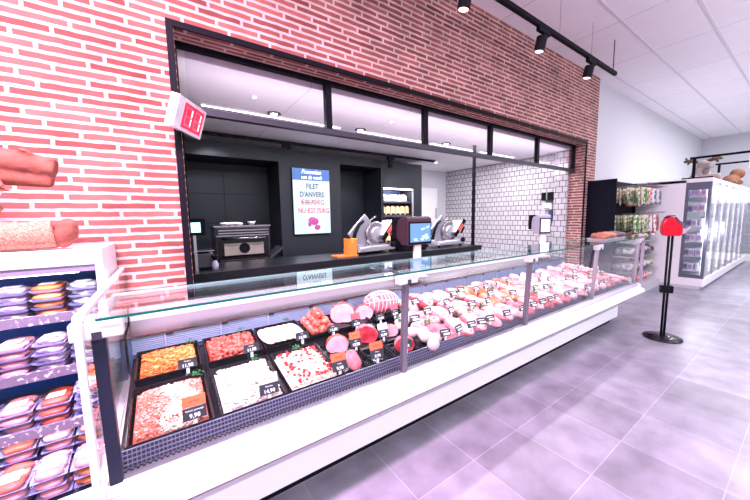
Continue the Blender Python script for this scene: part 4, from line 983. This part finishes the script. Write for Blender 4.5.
for s_ in (-1, 1):
    mb = MB()
    mb.tube([(-.88, 2.18+s_*.08, 1.82), (-.90, 2.18+s_*.2, 1.90), (-.90, 2.18+s_*.30, 2.0)], [.03, .028, .015], 10)
    mb.tube([(-.90, 2.18+s_*.15, 1.87), (-.86, 2.18+s_*.16, 1.97)], [.022, .012], 8); mb.tube([(-.90, 2.18+s_*.2, 1.90), (-.85, 2.18+s_*.24, 2.0)], [.022, .012], 8)
    fuse(mb, 'antler', mat('antler_brown', (.25, .12, .07), .9), ms, .008)
    MB().ell((-.90, 2.18+s_*.12, 1.76), (.02, .06, .035), (s_*.5, 0, 0)).build('ear', PLD, ms, world=True, smooth=True)
mb = MB(); mb.prism([(-.68, 1.60), (-.60, 1.57), (-.55, 1.545), (-.60, 1.54), (-.69, 1.57)], 2.03, 2.06, 'y'); mb.prism([(-.66, 1.61), (-.58, 1.62), (-.56, 1.56), (-.60, 1.56)], 2.0, 2.03, 'y'); mb.build('neck_bow', mat('bow_red', (.50, .14, .10), .8), ms, world=True, bevel=.006)
MB().prism([(-.64, 1.50), (-.585, 1.52), (-.57, 1.545), (-.61, 1.56), (-.65, 1.53)], 2.035, 2.04, 'y').build('paper_tag', mat('paper_white', (.85, .84, .86), .6), ms, world=True)

# ================================================================== TICKET DISPENSER STAND
REDP = mat('red_plastic', (.55, .004, .02), .3, spec=.3)
st = thing('ticket_dispenser_stand', 'red ticket dispenser on a black twin-pole stand in the aisle', 'ticket dispenser', (4.52, .92, 0), None, 0)
MB().lathe([(.165, 0), (.17, .008), (.165, .020), (.05, .034), (.03, .036)], 40).build('base_plate', BLACKG, st, smooth=True)
for s_ in (-1, 1):
    MB().tube([(s_*.022*.94, -s_*.022*.35, .03), (s_*.028*.94, -s_*.028*.35, 1.15)], .011, 12).build('pole', BLACK, st, smooth=True)
rot = Matrix.Rotation(radians(-62), 4, 'Z')
MB().box(-.055, .055, -.025, .025, .52, .60, rot).build('coupling', BLACK, st, bevel=.006)
SD = .50
prof = [(q0*SD, 1.15+(q1-1.15)*.9) for q0, q1 in [(-.165, 1.20), (-.175, 1.25), (-.16, 1.31), (-.12, 1.36), (-.06, 1.385), (0, 1.38), (.05, 1.35), (.085, 1.31), (.13, 1.285), (.165, 1.25), (.165, 1.175), (.13, 1.15), (-.12, 1.15), (-.15, 1.165)]]
SQ = lambda L_: [(q0*SD, 1.15+(q1-1.15)*.9) for q0, q1 in L_]
hd = MB().prism(prof, -.045, .045, 'y', rot).build('dispenser_housing', REDP, st, bevel=.012)
MB().prism(SQ([(.04, 1.375), (.10, 1.335), (.20, 1.285), (.205, 1.262), (.14, 1.275), (.085, 1.312), (.05, 1.352)]), -.047, .047, 'y', rot).build('dark_lip', mat('lip_grey', (.10, .08, .12), .3), hd)
MB().prism(SQ([(.165, 1.245), (.225, 1.235), (.225, 1.19), (.165, 1.17)]), -.035, .035, 'y', rot).build('ticket_mouth', mat('mouth_grey', (.40, .36, .44), .3), hd)
MB().prism(SQ([(.22, 1.215), (.30, 1.255), (.30, 1.252), (.22, 1.21)]), -.02, .02, 'y', rot).build('paper_ticket', mat('paper_white', (.85, .84, .86)), hd)
MB().prism(SQ([(-.12, 1.365), (-.06, 1.395), (.02, 1.395), (.02, 1.385), (-.06, 1.385), (-.115, 1.355)]), -.048, .048, 'y', rot).build('top_seam', BLACK, hd)

# ================================================================== GONDOLA WITH HANGING BAGS
gd = thing('hook_rack', 'black wall rack with hooks and low shelves beyond the brick corner', 'rack', (7.1, 2.3, 0))
W = dict(parent=gd, world=True)
MB().box(6.47, 6.51, 2.06, 2.495, 0, 2.0).build('side_panel', mat('panel_nearblack', (.008, .008, .015), .6, spec=.05), **W)
MB().box(6.51, 7.80, 2.17, 2.46, .1, 1.98).build('back_board', BLACKM, **W)
MB().box(7.74, 7.80, 2.14, 2.17, .1, 1.98).build('upright', BLACK, **W)
MB().box(6.51, 7.80, 1.70, 2.45, 0, .14).build('base_shelf', mat('base_grey', (.45, .45, .5), .4), **W)
for z, y0 in ((.36, 1.72), (.64, 1.74), (.90, 1.76)): MB().box(6.51, 7.80, y0, 2.17, z, z+.012).build('shelf', STEELB, **W)
for z in (1.38, 1.86):
    for k in range(9): MB().tube([(6.66+k*.137, 2.17, z), (6.66+k*.137, 1.70, z+.02), (6.66+k*.137, 1.68, z+.05)], .006, 6).build('hook', STEEL, **W)
BG = [('green', spotted('bag_green', (.05, .14, .04), (.62, .60, .42), 16, .54, .05, .4, 0)), ('pale green', spotted('bag_palegreen', (.06, .14, .05), (.58, .46, .34), 12, .45, .05, .4, 0)), ('red and white', spotted('bag_red', (.62, .05, .06), (.8, .7, .7), 16, .5, .03, .4, 0)), ('white and red', spotted('bag_white', (.55, .52, .56), (.35, .05, .07), 14, .55, .03, .4, 0)), ('silver-grey', spotted('bag_silver', (.10, .11, .13), (.55, .55, .58), 14, .5, .05, .3, 0)), ('dark brown', spotted('bag_dark', (.10, .05, .06), (.5, .35, .3), 14, .6, .05, .4, 0))]
def bag_mb(w_, h_, d_):
    mb = MB()
    for sgn_ in (-1, 1):
        mb.grid(lambda a, b: ((a-.5)*w_*(1-.06*sin(pi*b)), sgn_*d_/2*(sin(pi*a)*sin(pi*b))**.5 if 0 < a < 1 and 0 < b < 1 else 0, -b*h_+.01*sin(a*7)*sin(pi*b)), 10, 12)
    bmesh.ops.remove_doubles(mb.bm, verts=mb.bm.verts, dist=.0005); return mb
protos = [bag_mb(.12, .30, .05).build('snack_bag', m, None, smooth=True) for _, m in BG]
bu = [False]*6
seqs = {1.86: [0, 1, 0, 1, 2, 3, 4, 3, 4], 1.38: [0, 0, 0, 1, 0, 3, 5, 2, 5]}
for z, sq in seqs.items():
    for k, b in enumerate(sq):
        for dpt in range(3):
            o = protos[b] if not bu[b] else protos[b].copy()
            if bu[b]: COL.objects.link(o)
            bu[b] = True
            o.location = (6.66+k*.137+random.uniform(-.01, .01), 2.10-dpt*.15, z-.008); o.rotation_euler = (random.uniform(-.06, .06), 0, random.uniform(-.5, .2)); o.scale = (1, 1, random.uniform(.9, 1.15))
            tag(o, '%s bag on hook %s of the %s hook row, %s' % (BG[b][0], ['one', 'two', 'three', 'four', 'five', 'six', 'seven', 'eight', 'nine'][k], 'upper' if z > 1.5 else 'lower', ['innermost', 'middle', 'outermost'][dpt]), 'bag', 'bags hanging on the hook rack')
g = 'bags on the low shelves of the hook rack'
pil = {}
for j, (z, cs) in enumerate(((.14, [2, 2, 2]), (.374, [4, 1, 4]), (.654, [4, 5, 1]), (.914, [5, 3, 1]))):
    for k in range(5):
        b = cs[k % 3]
        o = MB().ell((0, 0, .07), (.11, .16, .068), (0, 0, 0), 3, .3, 14, j*5+k).build('food_bag', BG[b][1], None, smooth=True)
        tag(o, '%s food bag, %s shelf of the hook rack, place %s from the panel' % (BG[b][0], ['bottom', 'second', 'third', 'fourth'][j], ['one', 'two', 'three', 'four', 'five'][k]), 'bag', g); o.location = (6.68+k*.235, 1.93, z+.006); o.scale = (1, 1, 1.1 if j else 1.6)

# ================================================================== GLASS COOLER
ck = thing('glass_door_cooler', 'long white glass-door cooler glowing along the right aisle', 'cooler', (10.4, 1.7, 0))
W = dict(parent=ck, world=True)
CX0, CX1 = 7.90, 13.1
MB().box(CX0, CX1, 1.17, 2.45, 0, .05).build('plinth', mat('plinth_grey', (.55, .56, .6), .4), **W)
MB().box(CX0, CX1, 1.13, 2.45, .05, .20).build('base', WHITE, **W, bevel=.01)
MB().box(CX0+.0, CX0+.04, 1.46, 2.45, .20, 1.98).build('end_panel', WHITE, **W)
MB().box(CX0, CX1, 1.13, 2.45, 1.93, 2.0).build('top', WHITE, **W, bevel=.006)
MB().box(CX0+.04, CX1, 2.0, 2.04, .20, 1.93).build('back_panel', mat('cooler_back_glow', (.85, .85, .92), .4, emit=.12, emitcol=(.9, .9, 1)), **W)  # faint emission in the panel imitates lamp light falling on it
mb = MB(); mb.box(CX0, CX0+.04, 1.14, 1.18, .20, 1.93); mb.box(CX0, CX0+.04, 1.42, 1.46, .20, 1.93); mb.box(CX0, CX0+.04, 1.18, 1.42, .20, .26); mb.box(CX0, CX0+.04, 1.18, 1.42, 1.80, 1.93)
mb.build('end_frame', mat('frame_charcoal', (.09, .10, .14), .4), **W)
MB().box(CX0+.01, CX0+.02, 1.18, 1.42, .26, 1.80).build('end_glass', GLASS, **W)
for k in range(6):
    z = .32+k*.27; MB().box(CX0+.05, CX1-.02, 1.195, 2.0, z, z+.012).build('shelf', mat('cooler_shelf', (.75, .75, .85), .4), **W)
for k in range(7):
    x = CX0+.04+k*.735
    MB().box(x, x+.03, 1.135, 1.165, .20, 1.93).build('door_post', ALU, **W)
    MB().box(x+.004, x+.026, 1.175, 1.19, .25, 1.88).build('light_tube', mat('tube_soft', (1, 1, 1), .5, emit=2.5, emitcol=(.93, .93, 1)), **W)
    if k < 6:
        MB().box(x+.03, x+.735, 1.14, 1.148, .22, 1.92).build('door_glass', GLASS, **W)
        MB().box(x+.64, x+.66, 1.115, 1.13, .8, 1.2).build('door_handle', ALU, **W)
area('cooler_end_light', (8.3, 1.22, 1.05), 1.4, 50, (.95, .95, 1), rot=(radians(-90), 0, 0), sy=.1)
pw = thing('cooler_pack', 'x', 'food pack'); 
MB().box(-.055, .055, -.04, .04, 0, .13).build('carton', mat('carton_pale', (.62, .58, .72), .4, var=.15, scale=25), pw, bevel=.01)
MB().box(-.035, .035, -.043, -.040, .03, .09).build('label', mat('carton_lilac', (.20, .16, .34), .4), pw)
MB().box(-.058, -.055, -.025, .025, .03, .10).build('side_label', mat('carton_mauve', (.34, .26, .46), .4), pw)
pb = thing('cooler_bottle', 'x', 'bottle')
MB().lathe([(.032, 0), (.034, .09), (.018, .13), (.014, .15)], 14).build('body', mat('bottle_milk', (.82, .82, .90), .3), pb, smooth=True)
MB().lathe([(.017, .15), (.017, .17)], 12).build('cap', mat('cap_blue', (.12, .15, .45), .4), pb)
u_ = [False, False]
for k in range(6):
    for c in range(17):
        z = .332+k*.27; isb = (c+k) % 3 == 0; src = pb if isb else pw; idx = 0 if isb else 1
        x = CX0+.12+c*.155 if c < 9 else CX0+1.55+(c-9)*.42
        place(src, u_[idx], (x, 1.24+.05*(c % 2), z), ('pale bottle with blue cap' if isb else 'pale lilac carton')+' in the glass cooler, shelf %s from the bottom' % ['one', 'two', 'three', 'four', 'five', 'six'][k], 'goods in the glass cooler: '+('bottles' if isb else 'cartons')+' on shelf '+str(k+1)); u_[idx] = True
    for c in range(5):
        place(pw, True, (CX0+.13+.12*(c % 2), 1.33+.085*c, .332+k*.27), 'pale lilac carton in the glass cooler, shelf %s from the bottom' % ['one', 'two', 'three', 'four', 'five', 'six'][k], 'goods in the glass cooler: cartons on shelf '+str(k+1))
# far cooler across the end
fk = thing('far_wall_cooler', 'second lit glass cooler against the far end wall', 'cooler', (14.3, 0, 0))
W = dict(parent=fk, world=True)
MB().box(13.5, 14.9, -2.5, 2.4, 0, .2).build('base', WHITE, **W); MB().box(13.5, 14.9, -2.5, 2.4, 1.93, 2.0).build('top', WHITE, **W)
MB().box(14.3, 14.35, -2.5, 2.4, .2, 1.93).build('back_panel', MATS['cooler_back_glow'], **W)
MB().box(13.5, 14.9, 2.36, 2.4, .2, 1.93).build('end_panel', WHITE, **W)
for k in range(8): MB().box(13.5, 13.53, -2.5+k*.69, -2.46+k*.69, .2, 1.93).build('door_post', ALU, **W); 
for k in range(7): MB().box(13.505, 13.512, -2.46+k*.69, -1.81+k*.69, .2, 1.93).build('door_glass', GLASS, **W)
for k in range(5): MB().box(13.6, 14.3, -2.45, 2.35, .45+k*.3, .462+k*.3).build('shelf', MATS['cooler_shelf'], **W)
area('far_cooler_light', (13.65, 0, 1.9), .06, 25, (.95, .95, 1), sy=4.5)
# gantries carrying signs over the aisle
for x, z, y1, lb in ((8.02, 2.36, 1.40, 'black tube sign gantry on the near end of the cooler'), (10.3, 2.44, 1.40, 'black tube sign gantry farther along the cooler top')):
    t = thing('sign_gantry', lb, 'sign holder', (x, y1, 2.0), 'black gantries on the cooler top')
    MB().box(x-.02, x+.02, y1-.02, y1+.02, 2.0, z).build('post', BLACK, t, world=True)
    MB().box(x-.02, x+.02, -1.2, y1+.06, z, z+.035).build('crossbar', BLACK, t, world=True)
    MB().box(x-.02, x+.02, 1.15, y1+.15, 2.0, 2.03).build('foot_bar', BLACK, t, world=True)
o = MB().box(8.0, 8.01, -.2, .76, 2.10, 2.34).build('hanging_sign', mat('sign_paper', (.82, .82, .84), .6), None); tag(o, 'plain white sign hanging from the near gantry at the right edge', 'sign'); o.location.z = .015
# plush toys on the cooler
PG = fuzzy('plush_grey', (.30, .25, .24), (.55, .48, .46)); ANT = mat('antler_dark', (.12, .08, .06), .9)
t = thing('plush_moose', 'grey plush moose with dark antlers sitting on the glass cooler', 'plush toy', (8.35, 1.36, 2.0))
mb = MB(); mb.ell((8.35, 1.36, 2.12), (.14, .13, .13)); mb.ell((8.33, 1.33, 2.27), (.09, .09, .09)); mb.tube([(8.30, 1.30, 2.26), (8.22, 1.20, 2.24)], [.07, .055], 12)
mb.tube([(8.33, 1.30, 2.06), (8.3, 1.18, 2.05), (8.30, 1.10, 2.055)], [.06, .05, .05], 12)
mb.tube([(8.30, 1.42, 2.06), (8.18, 1.44, 2.05), (8.12, 1.42, 2.05)], [.06, .045, .045], 12)
fuse(mb, 'body', PG, t, .014)
MB().ell((8.24, 1.28, 2.14), (.03, .05, .06), (.4, 0, .5)).build('arm', mat('plush_greydark', (.22, .18, .18), .9), t, world=True, smooth=True)
for s_ in (-1, 1):
    mb = MB(); mb.tube([(8.33, 1.35+s_*.06, 2.33), (8.33, 1.35+s_*.16, 2.37), (8.33, 1.35+s_*.25, 2.36)], [.03, .035, .02], 8)
    for q in (.12, .19): mb.tube([(8.33, 1.35+s_*q, 2.36), (8.33, 1.35+s_*(q+.04), 2.43)], [.022, .014], 8)
    mb.tube([(8.33, 1.35+s_*.16, 2.36), (8.33, 1.35+s_*.2, 2.30)], [.022, .014], 8)
    mb.build('antler', ANT, t, world=True, smooth=True)
o = MB().ell((0, 0, .05), (.14, .10, .05), (0, 0, 0), 3, .1, 10, 1).build('red_cushion', mat('cushion_red', (.75, .05, .06), .6), None, smooth=True); tag(o, 'small red item lying on the cooler top behind the grey moose', 'cushion'); o.location = (9.1, 1.30, 2.0)
t = thing('plush_bear', 'brown plush toy lying on the cooler at the right picture edge', 'plush toy', (11.3, 1.32, 2.0))
PB = mat('plush_tan', (.22, .09, .05), .9, var=.3, scale=30)
mb = MB(); mb.ell((11.3, 1.33, 2.14), (.26, .15, .14)); mb.ell((11.45, 1.25, 2.30), (.16, .13, .13)); mb.tube([(11.2, 1.28, 2.08), (11.0, 1.24, 2.06)], [.08, .07], 12); mb.tube([(11.35, 1.22, 2.10), (11.25, 1.17, 2.08)], [.07, .06], 12)
fuse(mb, 'body', PB, t, .02)

# any unused prototypes stay out of the render
for k, ok in pu.items():
    if not ok:
        for c in list(PK[k].children): bpy.data.objects.remove(c)
        bpy.data.objects.remove(PK[k])
